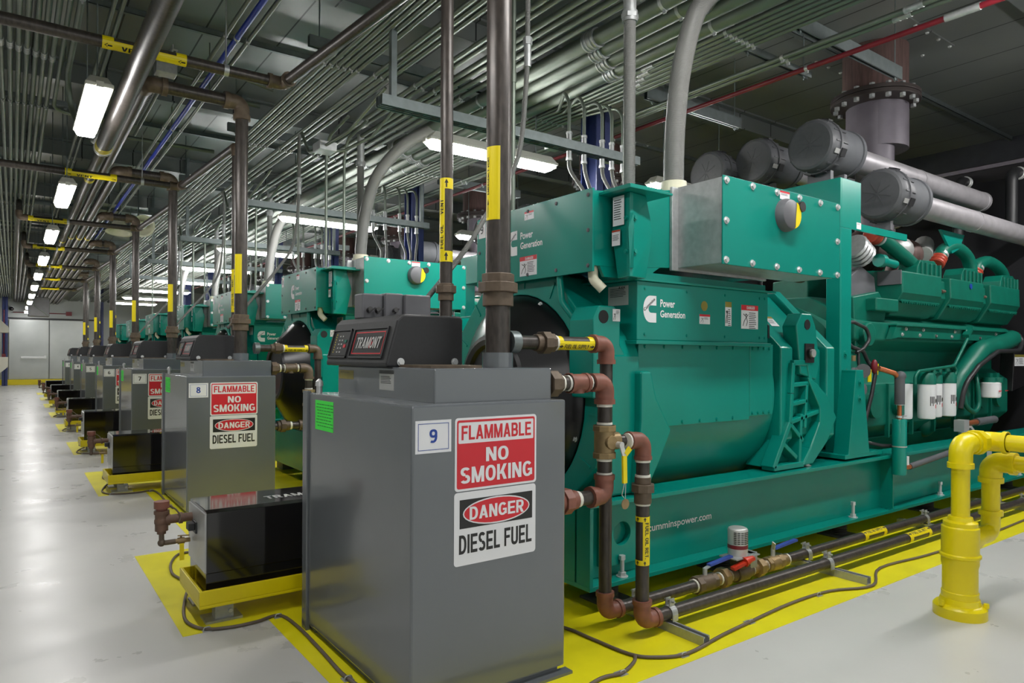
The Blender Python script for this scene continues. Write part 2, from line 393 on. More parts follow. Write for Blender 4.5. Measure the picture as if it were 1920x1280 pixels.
for i, (x, y) in enumerate([(4.40, 4.75)] + [(4.40, 8.35 + 3.0 * k) for k in range(6)] + [(-.25, 32.6), (2.95, 33.2)]):
    w, h = .18, .22
    b = MB().box(x - w / 2, y - h / 2, 0, x + w / 2, y - h / 2 + .016, 4.08).box(x - w / 2, y + h / 2 - .016, 0, x + w / 2, y + h / 2, 4.08).box(x - .008, y - h / 2, 0, x + .008, y + h / 2, 4.08)
    struct('column' if i == 0 else 'column.%03d' % i, b, 'bluest')

# wall things at the far end
t = thing('unit_heater', (.70, 27.85, 2.46), 'dark grey box heater hung below the ceiling in front of the far doors', 'heater')
build('housing', MB().box(.40, 27.6, 2.46, .98, 28.1, 3.10), 'sgrey', t, .02)
for x in (.47, .752): build('hanger_rod', MB().cyl((x, 27.85, 3.10), (x, 27.85, 4.08), .008, 6), 'strut', t)
build('power_lead', MB().tube([(.52, 27.59, 3.02), (.57, 27.57, 2.8), (.82, 27.57, 2.6), (.94, 27.59, 2.49)], .012, 6, .1), 'cond', t)
t = tag(build('fire_alarm_conduit', MB().cyl((.0, 33.46, 2.86), (1.75, 33.46, 2.86), .018, 8).box(1.75, 33.40, 2.78, 1.95, 33.5, 2.94), 'redp'), 'thin red conduit with a red box on the wall above the far doors', 'conduit')
t = thing('wall_cabinet', (-.5, 31.9, 2.0), 'light grey cabinet high on the wall left of the far doors', 'cabinet')
build('housing', MB().prism([(-1.6, 2.0), (-.12, 2.0), (-.12, 2.2), (-.5, 2.6), (-1.6, 2.6)], 'y', 31.5, 32.3), 'body', t, .01)
t = thing('floor_cabinet', (-.5, 31.2, .5), 'light grey cabinet low on the wall left of the far doors', 'cabinet')
build('housing', MB().prism([(-1.6, .4), (-.5, .4), (-.14, .75), (-.14, 1.1), (-1.6, 1.1)], 'y', 30.8, 31.6), 'body', t, .01)
t = thing('pull_station', (-.44, 32.4, 1.0), 'red fire pull box on the navy column left of the doors', 'alarm')
build('box', MB().box(-.34, 32.42, 1.05, -.22, 32.485, 1.22), 'redp', t, .005)
build('riser_conduit', MB().cyl((-.28, 32.46, 1.22), (-.28, 32.46, 2.9), .014, 8), 'redp', t)
t = thing('camera_dome', (-.05, 33.4, 2.98), 'small white dome camera high on the far wall', 'camera')
build('mount', MB().cyl((-.05, 33.5, 3.02), (-.05, 33.3, 3.02), .07, 12), 'white', t); build('dome', MB().sph((-.05, 33.27, 2.98), .08, 12), 'panel', t)

# ---------------------------------------------------------------- fluorescent fixtures
FIX = []
def fixture(x, y, z, along, L=1.28):
    """sealed strip light; along 'x' or 'y'"""
    t = thing('strip_light', (x, y, z), '', 'light', 'sealed strip lights over the aisle' if along == 'y' else 'sealed strip lights between the generators')
    def P(a, b, c): return (x + a, y + b, z + c) if along == 'x' else (x + b, y + a, z + c)
    h, w = L / 2, .068
    def trap(m, z0, z1, w0, w1, h0, h1):
        m._loft([[P(-hh, -ww, zz), P(hh, -ww, zz), P(hh, ww, zz), P(-hh, ww, zz)] for zz, ww, hh in ((z0, w0, h0), (z1, w1, h1))], False); return m
    hb = trap(MB(), .005, .03, w + .008, w + .008, h + .01, h + .01); trap(hb, .03, .085, w + .004, w - .02, h, h - .05)
    build('housing', hb, 'body', t, .006)
    db = MB(); trap(db, -.045, .005, w - .016, w, h - .05, h); build('diffuser', db, 'lamp' if along == 'x' else 'lamp2', t, .01)
    lb = MB()
    for s in (-1, 1): lb.box(*[min(a, b) for a, b in zip(P(s * (h + .01), -.02, -.005), P(s * (h + .03), .02, .03))], *[max(a, b) for a, b in zip(P(s * (h + .01), -.02, -.005), P(s * (h + .03), .02, .03))])
    build('end_latch', lb, 'body', t)
    rb = MB()
    for s in (-.7, .7): q = P(s * h, 0, .085); rb.cyl(q, (q[0], q[1], 4.07), .005, 6)
    build('hanger_rod', rb, 'strut', t)
    FIX.append(t); return t
AIS = [-.61, 2.39] + [5.39 + 3 * k for k in range(10)]
for i, y in enumerate(AIS):
    t = fixture(.42, y, 2.84, 'y', 1.06)
    t['label'] = ['strip light over the aisle, behind the camera', 'strip light over the aisle, just above the camera'][i] if i < 2 else ('bright strip light over the aisle, %s from the camera%s' % (ordn[i - 2], ', above the first yellow vent label' if i == 2 else ''))
for i, y in enumerate([1.3, 4.9, 8.7, 11.9, 14.9, 17.9, 20.9, 23.9, 26.5]):
    x = 3.35 if i else 4.95
    t = fixture(x, y, 2.95 if i else 3.35, 'x', 1.3)
    t['label'] = 'strip light above the first generator' if i == 0 else 'long strip light crossing the gap between generators, %s from the camera' % ordn[i - 1]
    if i == 0:
        for x2, lab in ((2.55, 'added unseen fill strip light before the nearest tank, out over the open floor'), (7.35, 'added unseen fill strip light over the engine end of the first generator')):  # two out-of-view lamps added to brighten the right side and front floor
            t = fixture(x2, 1.3, 3.35, 'x', 1.3); t['label'] = lab
    if 0 < i < 7:
        t = fixture(5.95, y, 3.0, 'x', 1.3); t['label'] = 'strip light by the air cleaners deep between generators, %s from the camera' % ordn[i - 1]
# ---------------------------------------------------------------- day tanks
def legend_lines(mb, o, fr, w, rows, h, gap, seed=0):
    rr = random.Random(seed)
    for k in range(rows):
        L = w * rr.uniform(.7, 1.0); mb.quad(at(o, fr, 0, -k * (h + gap), .0009), fr[0] * L, fr[1] * h, fr[2], .0003)
    return mb
def small_label(parent, o, fr, w, h, head=None, name='warning_label', fig=True, seed=1, headh=.22, paper='white'):
    """white sticker with a coloured header and fine unreadable print; o = lower-left corner"""
    p = build(name, MB().quad(o, fr[0] * w, fr[1] * h, fr[2]), paper, parent)
    if head: build('header', MB().quad(at(o, fr, 0, h * (1 - headh), .0009), fr[0] * w, fr[1] * h * headh, fr[2], .0003), head, p)
    x0 = w * .45 if fig else w * .1
    rows = max(3, int(h * .62 / .009)); lm = legend_lines(MB(), at(o, fr, x0, h * (.66 if head else .85)), fr, w * .9 - x0, min(rows, 9), h * .03, h * .05, seed)
    if fig:
        f = lambda a, b: at(o, fr, w * a, h * b, .0012)
        for A, B in (((.12, .62), (.3, .5)), ((.3, .5), (.16, .3)), ((.3, .5), (.36, .3)), ((.16, .3), (.1, .12)), ((.36, .3), (.3, .12)), ((.3, .5), (.4, .6))):
            lm.bar(f(*A), f(*B), h * .035, .0004, fr[2])
        lm.cyl(f(.28, .6), at(f(.28, .6), fr, 0, 0, .0004), h * .045, 8)
    build('legend', lm, 'sblack', p); return p
def rrect(w, h, r, n=4):
    pts = []
    for cx, cy, a0 in ((w - r, r, -PI / 2), (w - r, h - r, 0), (r, h - r, PI / 2), (r, r, PI)):
        for k in range(n + 1): a = a0 + PI / 2 * k / n; pts.append((cx + r * math.cos(a), cy + r * math.sin(a)))
    return pts
def pol(mb, pts, o, fr, l0, l1): return mb._loft([[at(o, fr, a, b, l) for a, b in pts] for l in (l0, l1)], False)
def day_tank():
    t = thing('day_tank', (1.40, 2.53, 0), '', 'fuel tank', 'grey day tanks in a row')
    b = MB().box(1.065, 2.03, .03, 1.73, 3.0, 1.055)
    build('tank_body', b, 'tank', t, .008)
    build('base_flange', MB().box(1.075, 2.005, 0, 1.75, 2.05, .012).box(1.08, 2.95, 0, 1.72, 3.06, .012).box(1.085, 2.05, 0, 1.71, 2.98, .03), 'tank', t)
    build('edge_flange', MB().box(1.055, 3.0, .0, 1.075, 3.055, 1.062), 'tank', t, .003)
    build('top_box', MB().box(1.19, 2.10, 1.05, 1.715, 2.98, 1.176), 'tank', t, .006)
    build('cover_plate', MB().box(1.22, 2.18, 1.176, 1.44, 2.60, 1.186), 'malle', t)
    # moulded hood with sloping panel
    hb = MB()._loft([[(1.165, y, 1.176), (1.165, y, 1.192), (1.212, y + (.0), 1.36), (1.236, y, 1.384), (1.50, y, 1.384), (1.51, y, 1.372), (1.51, y, 1.176)] for y in (2.43, 3.06)], False)
    h = build('control_hood', hb, 'hood', t, .008)
    sl = Vector((.047, 0, .168)).normalized(); nrm = Vector((-.168, 0, .047)).normalized()
    PF = (-YP, sl, nrm)
    def ps(y, k): return Vector((1.165, y, 1.192)) + sl * k
    def plq(y, k, w, hh, m, nm, parent, lift=.001, t_=.001):
        return build(nm, MB().quad(at(ps(y, k), PF, 0, 0, lift), PF[0] * w, PF[1] * hh, PF[2], t_), m, parent)
    fr = MB()
    for (y, k, w, hh) in ((2.815, .018, .335, .132), (3.05, .018, .205, .132)):
        for a, bb, ww, h2 in ((0, 0, w, .008), (0, hh - .008, w, .008), (0, 0, .008, hh), (w - .008, 0, .008, hh)):
            fr.quad(at(ps(y, k), PF, a, bb, .0), PF[0] * ww, PF[1] * h2, PF[2], .006)
    build('panel_bezel', fr, 'hood', h)
    bp = plq(2.80, .03, .305, .108, 'panel', 'brand_plate', h)
    rb = MB()
    for a, bb, ww, h2 in ((.008, .006, .29, .004), (.008, .097, .29, .004), (.008, .006, .004, .095), (.294, .006, .004, .095)):
        rb.quad(at(ps(2.80, .03), PF, a, bb, .0022), PF[0] * ww, PF[1] * h2, PF[2], .0006)
    pol(rb, [(.175, .03), (.197, .053), (.175, .078), (.153, .053)], at(ps(2.80, .03), PF, 0, 0), PF, .0022, .003)
    build('red_border', rb, 'red', bp)
    lettering([('TRAMONT', at(ps(2.80, .03), PF, .036, .03, .0045), PF[0] * .235, PF[1] * .048 + PF[0] * .008, .03)], 'plate', bp)
    kp = plq(3.04, .03, .185, .108, 'panel', 'keypad', h)
    led = MB(); btn = MB()
    for i in range(8): led.quad(at(ps(3.04, .03), PF, .035 + .002 * (i % 2), .012 + i * .0115, .0022), PF[0] * .006, PF[1] * .005, PF[2], .001)
    for i in range(5):
        for j in range(2): btn.quad(at(ps(3.04, .03), PF, .075 + j * .03, .012 + i * .018, .0022), PF[0] * .012, PF[1] * .006, PF[2], .0008)
    build('indicator', led, 'label', kp); build('legend', btn, 'plate', kp)
    build('button', MB().quad(at(ps(3.04, .03), PF, .14, .035, .0022), PF[0] * .022, PF[1] * .014, PF[2], .002), 'red', kp)
    build('button', MB().quad(at(ps(3.04, .03), PF, .14, .058, .0022), PF[0] * .022, PF[1] * .012, PF[2], .002), 'egreen', kp)
    for x in (1.225, 1.47): build('screw', MB().hexa((x, 2.43, 1.196), (x, 2.422, 1.196), .011).cyl((x, 2.431, 1.196), (x, 2.427, 1.196), .016, 12), 'chrome', h)
    build('small_elbow', MB().tube([(1.56, 2.56, 1.176), (1.56, 2.56, 1.235), (1.515, 2.56, 1.235)], .016, 10, .022).cyl((1.56, 2.56, 1.176), (1.56, 2.56, 1.19), .024, 12), 'brass', t)
    build('filler_cap', MB().cyl((1.10, 2.97, 1.05), (1.10, 2.97, 1.085), .013, 10).lathe((1.10, 2.97, 1.085), (0, 0, 1), [(0, .018), (.02, .016), (.032, .004)], 10), 'chrome', t)
    # rating plates
    small_label(t, at((1.19, 2.545, 1.085), LEFTF, 0, 0), LEFTF, .13, .078, 'sblack', 'rating_plate', False, 3, .18, 'plate')
    small_label(t, at((1.19, 2.965, 1.118), LEFTF, 0, 0), LEFTF, .16, .038, None, 'gold_label', False, 4, .2, 'gold')
    # signs on the front
    o = Vector((1.231, 2.03, .752)); p = build('flammable_sign', pol(MB(), rrect(.354, .254, .012), o, FRONT, 0, .0012), 'white', t)
    rb = MB(); rb.ring([at(o, FRONT, a + .008, b_ + .008) .xz[:] for a, b_ in rrect(.338, .238, .008)], [at(o, FRONT, a + .014, b_ + .165).xz[:] for a, b_ in rrect(.326, .073, .004)], 'y', 2.0288, 2.0284)
    build('red_field', rb, 'red', p)
    lettering([('FLAMMABLE', at(o, FRONT, .026, .177, .0014), XP * .303, ZP * .050, .0)], 'red', p)
    lettering([('NO', at(o, FRONT, .128, .096, .0022), XP * .098, ZP * .050), ('SMOKING', at(o, FRONT, .022, .026, .0022), XP * .312, ZP * .056)], 'white', p)
    o = Vector((1.229, 2.03, .494)); p = build('danger_sign', pol(MB(), rrect(.354, .254, .012), o, FRONT, 0, .0012), 'white', t)
    build('black_field', MB().quad(at(o, FRONT, .022, .128, .0013), XP * .316, ZP * .100, -YP, .0004), 'sblack', p)
    ell = lambda a, b_: [(.18 + a * math.cos(2 * PI * k / 32), .178 + b_ * math.sin(2 * PI * k / 32)) for k in range(32)]
    build('oval_border', pol(MB(), ell(.145, .048), o, FRONT, .0017, .0021), 'white', p)
    build('red_oval', pol(MB(), ell(.140, .043), o, FRONT, .0021, .0025), 'red', p)
    lettering([('DANGER', at(o, FRONT, .062, .155, .0028), XP * .236, ZP * .046, .01)], 'white', p)
    lettering([('DIESEL FUEL', at(o, FRONT, .020, .040, .0015), XP * .316, ZP * .066, .008)], 'sblack', p, 'black_lettering')
    return t
def card(t, n, d, blue):
    o = Vector((1.078, 2.03 + d, .894)); ORGT = ORG[t.name]
    p = build('number_card', MB().quad(o, XP * .138, ZP * .110, -YP, .0012), 'white', t)
    b = MB()
    for a, bb, ww, hh in ((.010, .010, .118, .002), (.010, .098, .118, .002), (.010, .010, .002, .09), (.126, .010, .002, .09)): b.quad(at(o, FRONT, a, bb, .0014), XP * ww, ZP * hh, -YP, .0003)
    build('card_border', b, 'blue' if blue else 'sblack', p)
    lettering([(str(n), at(o, FRONT, .053, .034, .0018), XP * .030, ZP * .046, .02)], 'blue' if blue else 'sblack', p)
    # the handwritten note
    q = build('paper_note', MB().quad((1.065, 2.92 + d, .902), -YP * .205, ZP * .126, -XP, .001), 'note', t)
    ln = MB(); rr = random.Random(n)
    for k in range(8):
        a = .012 + rr.random() * .02
        while a < .18:
            w = rr.uniform(.015, .04); ln.quad(at((1.065, 2.92 + d, .902), LEFTF, a, .108 - k * .013, .0012), -YP * w, ZP * .0035 + YP * .002, -XP, .0002); a += w + .006
    build('handwriting', ln, 'ink', q)
T9 = day_tank(); TANKS = {9: T9}
for n in UN[1:]: TANKS[n] = dup(T9, (0, DT[n], 0))
jb = build('junction_box', MB().box(1.24, 2.83, 1.384, 1.34, 2.92, 1.495).box(1.342, 2.81, 1.384, 1.43, 2.92, 1.50).box(1.43, 2.79, 1.384, 1.56, 2.92, 1.497), 'sgrey', T9, .006)
sw = MB()
for x in (1.27, 1.31, 1.385): sw.cyl((x, 2.83 if x < 1.34 else 2.81, 1.42), (x, 2.81 if x < 1.34 else 2.79, 1.425), .012, 10).bar((x - .012, 2.80, 1.41), (x + .014, 2.79, 1.43), .006, .006)
build('toggle', sw, 'sblack', jb)
for n in UN: card(TANKS[n], n, DT[n], n >= 8)
for n in UN:
    TANKS[n]['label'] = ('grey day tank numbered nine with signs and a bright green note, nearest of the row' if n == 9 else 'grey day tank numbered %s with red and white signs, %s of the row' % (NW[n], ordn[9 - n]))

# ---------------------------------------------------------------- containment trays with black pump boxes
def tray():
    t = thing('containment_tray', (1.2, 3.51, 0), '', 'tray', 'yellow trays beside the day tanks')
    tb = MB().box(.675, 3.285, .085, 1.72, 3.735, .10)
    for a in ((.675, 3.285, .10, 1.72, 3.30, .165), (.675, 3.72, .10, 1.72, 3.735, .165), (.675, 3.30, .10, .69, 3.72, .165), (1.705, 3.30, .10, 1.72, 3.72, .165)): tb.box(*a)
    build('pan', tb, 'yellow', t, .003)
    for (x, y) in ((.79, 3.38), (.79, 3.66), (1.6, 3.38), (1.6, 3.66)):
        f = build('foot', MB().box(x - .08, y - .06, 0, x + .08, y + .06, .012).box(x - .035, y - .03, .012, x - .028, y + .03, .085).box(x - .035, y - .035, .012, x + .045, y - .028, .07), 'galv', t)
        build('bolt', MB().hexa((x + .03, y - .036, .04), (x + .03, y - .046, .04), .01), 'chrome', f)
    return t
def pump_box():
    t = thing('pump_box', (1.2, 3.51, .1), '', 'pump box', 'black pump boxes in the yellow trays')
    b = MB().prism([(3.345, .1005), (3.345, .225), (3.335, .225), (3.335, .50), (3.37, .51), (3.695, .51), (3.70, .50), (3.70, .26), (3.68, .1005)], 'x', .715, 1.66)
    o = build('cover', b, 'gloss', t, .003)
    lettering([('TRAMONT', (1.02, 3.46, .5108), XP * .32, YP * .07, .02)], 'plate', o)
    l = build('latch', MB().box(.70, 3.50, .375, .716, 3.58, .43).box(.672, 3.51, .39, .70, 3.57, .425), 'rubber', t, .003)
    build('end_plate', MB().box(.708, 3.345, .23, .716, 3.695, .495), 'plate', t)
    return t
def drain():
    t = thing('fill_valve', (.60, 3.62, .30), '', 'valve', 'rust coloured fill valves')
    y, x = 3.62, .575
    build('pipe', MB().cyl((.715, y, .435), (x, y, .435), .021, 14).cyl((.665, y, .435), (.65, y, .435), .027, 14).cyl((.61, y, .435), (.59, y, .435), .029, 14), 'vbrown', t)
    build('tee', MB().cyl((x, y, .385), (x, y, .475), .029, 14).sph((x, y, .43), .033, 12).cyl((x, y, .465), (x, y, .48), .034, 14).cyl((x, y, .385), (x, y, .37), .02, 12), 'vbrown', t)
    build('cap', MB().cyl((x, y, .48), (x, y, .492), .025, 14).cyl((x, y, .492), (x, y, .525), .034, 16), 'rust', t)
    build('drop_pipe', MB().tube([(x, y, .375), (x, y, .325), (x + .06, y, .325)], .012, 10, .018).sph((x, y, .327), .018, 10), 'malle', t)
    v = build('ball_valve', MB().cyl((x + .05, y, .325), (x + .125, y, .325), .011, 10).cyl((x + .07, y, .325), (x + .10, y, .325), .016, 10).cyl((x + .085, y, .325), (x + .085, y, .35), .005, 8).bar((x + .07, y, .35), (x + .12, y - .015, .35), .010, .004), 'brass', t)
    build('handle_tag', MB().box(x + .075, y - .02, .235, x + .095, y - .018, .315), 'label', t)
    build('chain', MB().tube([(x + .03, y, .505), (x + .06, y - .01, .48), (x + .08, y - .02, .45), (x + .07, y - .03, .42)], .004, 6, .03), 'malle', t)
    return t
tr9, pb9, dr9 = tray(), pump_box(), drain()
nm = {n: ('by day tank number %s' % NW[n - 1] if n > 3 else 'last of the row by the far doors') for n in (9, 8, 7, 6, 5, 4, 3)}
for n in UN:
    d = (0, DT[n], 0)
    for r, s in ((tr9, 'yellow steel containment tray on the floor %s'), (pb9, 'black gloss pump box in the yellow tray %s'), (dr9, 'rust coloured fill valve on the pump box %s')):
        o = r if n == 9 else dup(r, d)
        o['label'] = s % nm[n]

# ---------------------------------------------------------------- vent risers on the tanks
def big_riser(n):
    d = DT[n]; x, y = (1.575, 2.27 + d) if n == 9 else (1.51, 2.25 + d)
    zt = 4.08 if n == 9 else 3.28
    t = thing('vent_riser', (x, y, 1.176), 'thick dark vent pipe with yellow label rising from the day tank numbered %s' % NW[n], 'pipe', 'thick vent risers')
    build('socket', MB().cyl((x, y, 1.1765), (x, y, 1.235), .062, 20), 'tank', t)
    hx = .69 + (9 - n) * .125
    pm = MB().tube([(x, y, 1.235), (x, y, 3.1)] if n == 9 else [(x, y, 1.235), (x, y, zt - .09)], .050, 20)
    build('riser', pm, 'iron', t)
    if n != 9:
        build('elbow', MB().tube([(x, y, zt - .12), (x, y, zt), (x - .12, y, zt)], .060, 16, .09).cyl((x, y, zt - .14), (x, y, zt - .10), .068, 16).cyl((x - .10, y, zt), (x - .14, y, zt), .068, 16), 'malle', t)
        build('cross_pipe', MB().cyl((x - .1, y, zt), (hx + .1, y, zt), .050, 16), 'iron', t)
        build('elbow', MB().tube([(hx + .12, y, zt), (hx, y, zt), (hx, y + .12, zt)], .060, 16, .09).cyl((hx + .10, y, zt), (hx + .14, y, zt), .068, 16), 'malle', t)
        build('header', MB().cyl((hx, y + .1, zt), (hx, 33.5, zt), .050, 14), 'iron', t)
    else:
        build('upper_riser', MB().tube([(x, y, 3.1), (x, y, 3.9)], .053, 20), 'iron', t)
    un = MB().cyl((x, y, 1.42), (x, y, 1.52), .062, 18).cyl((x, y, 1.475), (x, y, 1.515), .080, 8, rot=.3).cyl((x, y, 1.515), (x, y, 1.55), .066, 8, rot=.3)
    build('union', un, 'malle', t, .003)
    # wrap-round label on the side towards the camera
    a0 = math.atan2(-y, -x); R = .0512
    def strip(z0, z1, a, b, k=8):
        m = MB(); f = lambda q, z, r: (x + r * math.cos(q), y + r * math.sin(q), z)
        for i in range(k):
            q0, q1 = a + (b - a) * i / k, a + (b - a) * (i + 1) / k
            m._loft([[f(q0, z0, r), f(q1, z0, r), f(q1, z1, r), f(q0, z1, r)] for r in (R, R + .0006)], True)
        return m
    zl, zh = (1.76, 2.05) if n == 9 else (1.72, 2.04)
    lb = build('pipe_label', strip(zl, zh, a0 - 1.15, a0 + .12) , 'label', t)
    if n == 9:
        def wrap(p): q = a0 - 1.02 + 0 * p.x + p.x; return Vector((x + (R + .001) * math.cos(q), y + (R + .001) * math.sin(q), p.z))
        lettering([('EMERGENCY VENT', Vector((0.22, 0, zl + .10)), ZP * .15, Vector((-.22, 0, 0)), .0)], 'sblack', lb, wrap=wrap)
        def arrow(z): return None
        am = MB(); q = a0 - .92
        am._loft([[(x + r * math.cos(q + s), y + r * math.sin(q + s), z) for s, z in ((-.03, zl + .01), (.03, zl + .01), (.03, zl + .06), (.1, zl + .06), (0, zl + .085), (-.1, zl + .06), (-.03, zl + .06))] for r in (R + .0008, R + .0012)], False)
        build('arrow', am, 'sblack', lb)
    return t
RISERS = [big_riser(n) for n in UN]
# the first riser's header over the aisle
t = thing('vent_header', (.69, 3.0, 3.1), 'large dark vent header with yellow band, nearest the aisle lights under the ceiling', 'pipe')
build('pipe', MB().cyl((.605, -2, 2.95), (.605, 6.55, 2.95), .062, 24), 'iron', t)
build('end_band', MB().cyl((.605, 6.55, 2.95), (.605, 6.67, 2.95), .0632, 24), 'label', t)
build('end_coupling', MB().cyl((.605, 6.67, 2.95), (.605, 6.72, 2.95), .070, 24).tube([(.56, 6.66, 2.99), (.55, 6.85, 3.04), (.555, 6.95, 3.10), (.62, 7.05, 3.18), (.69, 7.38, 3.20)], .026, 10, .08), 'plate', t)
t2 = tag(build('vent_header', MB().cyl((.69, 7.38, 3.20), (.69, 33.5, 3.20), .050, 14), 'iron'), 'dark vent header continuing beyond the large yellow-banded pipe to the far wall', 'pipe')
bands = []
for n in UN[:5]:
    hx = .69 + (9 - n) * .125
    own = t2 if n == 9 else RISERS[UN.index(n)]
    for y in (9.0, 14.2, 19.5):
        if n == 9 or y > 2.6 + DT[n]: build('yellow_band', MB().cyl((hx, y, 3.28 if n != 9 else 3.20), (hx, y + .12, 3.28 if n != 9 else 3.20), .052, 14), 'label', own)

def small_riser(n):
    d = DT[n]; x, y = (1.645 if n == 9 else 1.60), 2.8 + d; z = 3.08; ye = {9: 4.75, 8: 8.35, 7: 11.5}.get(n, 11.5 + 3 * (7 - n))
    t = thing('fuel_vent_pipe', (x, y, 1.176), 'slim dark vent pipe rising from tank number %s and crossing the aisle' % NW[n], 'pipe', 'slim vent pipes crossing the aisle')
    r = .030
    build('riser', MB().cyl((x, y, 1.1765), (x, y, z - .05), r, 16), 'iron', t)
    build('union', MB().cyl((x, y, 1.48), (x, y, 1.56), .037, 14).cyl((x, y, 1.515), (x, y, 1.55), .050, 8), 'malle', t, .002)
    build('elbow', MB().tube([(x, y, z - .09), (x, y, z), (x, y + .09, z)], .037, 12, .055), 'malle', t)
    xe = 1.50
    build('run_pipe', MB().tube([(x, y + .06, z), (xe, ye - .06, z)], r + .006, 14), 'iron', t)
    build('elbow', MB().tube([(xe, ye - .10, z), (xe, ye, z), (xe - .10, ye, z)], .044, 12, .06).cyl((xe, ye - .11, z), (xe, ye - .085, z), .050, 14).cyl((xe - .085, ye, z), (xe - .11, ye, z), .050, 14), 'malle', t)
    xl = -1.6 if n >= 8 else .06 + .085 * (7 - n)
    cp = MB().cyl((xe - .08, ye, z), (xl + (.08 if n < 8 else 0), ye, z), r + .006, 14); build('cross_pipe', cp, 'iron', t)
    if n < 8:
        zh2 = z + .22
        build('elbow', MB().tube([(xl + .10, ye, z), (xl, ye, z), (xl, ye, z + .09)], .044, 12, .06), 'malle', t)
        n > 3 and build('header', MB().tube([(xl, ye, z + .08), (xl, ye, zh2), (xl, 33.5, zh2)], r + .006, 12, .08), 'iron', t)
    hy = MB()
    for px in (1.12 if n >= 8 else .62,): hy.cyl((px - .015, ye, z), (px + .015, ye, z), r + .009, 14).cyl((px, ye, z + .03), (px, ye, 4.08), .005, 6)
    build('pipe_hanger', hy, 'galv', t)
    lx = .42 if n >= 8 else .16 + .11 * (7 - n); lb = MB(); R = r + .0066
    def ring(mb, xa, xb, q0, q1, k=8):
        f = lambda q, xx, rr: (xx, ye + rr * math.cos(q), z + rr * math.sin(q))
        for i in range(k):
            a, b = q0 + (q1 - q0) * i / k, q0 + (q1 - q0) * (i + 1) / k
            mb._loft([[f(a, xa, rr), f(b, xa, rr), f(b, xb, rr), f(a, xb, rr)] for rr in (R, R + .0006)], True)
    ring(lb, lx, lx + .06, 0, 2 * PI, 16); ring(lb, lx + .40, lx + .46, 0, 2 * PI, 16); ring(lb, lx + .06, lx + .40, PI - .1, PI + 1.6)
    p = build('pipe_label', lb, 'label', t)
    def wr(v): q = v.y; return Vector((v.x, ye + (R + .001) * math.cos(q), z + (R + .001) * math.sin(q)))
    lettering([('VENT', Vector((lx + .10, PI + 1.25, 0)), XP * .14, Vector((0, -.75, 0)))], 'sblack', p, wrap=wr)
    am = MB()
    for xx in (lx + .01, lx + .41):
        for (a, b) in (((0, .015), (.04, .015)),):
            f = lambda u, v: (xx + u, ye + (R + .0009) * math.cos(PI + .75 + v), z + (R + .0009) * math.sin(PI + .75 + v)); g = lambda u, v: (xx + u, ye + (R + .0013) * math.cos(PI + .75 + v), z + (R + .0013) * math.sin(PI + .75 + v))
            P_ = [(0, 0), (.018, -.35), (.018, -.12), (.042, -.12), (.042, .12), (.018, .12), (.018, .35)]
            am._loft([[h_(*q) for q in P_] for h_ in (f, g)], False)
    build('arrow', am, 'sblack', p)
    # vertical label on the riser facing the camera
    a0 = math.atan2(-y, -x); R2 = r + .0006; zl, zh = (1.66, 2.05) if n == 9 else (1.60, 1.98)
    lb = MB()
    def vs(z0, z1, a, b, k=8):
        f = lambda q, zz, rr: (x + rr * math.cos(q), y + rr * math.sin(q), zz)
        for i in range(k):
            q0, q1 = a + (b - a) * i / k, a + (b - a) * (i + 1) / k
            lb._loft([[f(q0, z0, rr), f(q1, z0, rr), f(q1, z1, rr), f(q0, z1, rr)] for rr in (R2, R2 + .0006)], True)
    vs(zl, zl + .05, -PI, PI, 20); vs(zh - .05, zh, -PI, PI, 20); vs(zl + .05, zh - .05, a0 - 1.5, a0 - .25)
    p = build('pipe_label', lb, 'label', t)
    def wr2(v): q = a0 - .45 + v.x; return Vector((x + (R2 + .001) * math.cos(q), y + (R2 + .001) * math.sin(q), v.z))
    if n >= 7:
        lettering([('FUEL OIL', Vector((0, 0, zl + .06)), ZP * .11, Vector((-.6, 0, 0))), ('VENT', Vector((0, 0, zl + .22)), ZP * .07, Vector((-.6, 0, 0)))], 'sblack', p, wrap=wr2)
        am = MB()
        for zz in (zl, zh - .05):
            am._loft([[(x + rr * math.cos(a0 + s), y + rr * math.sin(a0 + s), zz + h_) for s, h_ in ((-.1, .006), (.1, .006), (.1, .026), (.3, .026), (0, .045), (-.3, .026), (-.1, .026))] for rr in (R2 + .0008, R2 + .0014)], False)
        build('arrow', am, 'sblack', p)
    return t
for n in UN: small_riser(n)
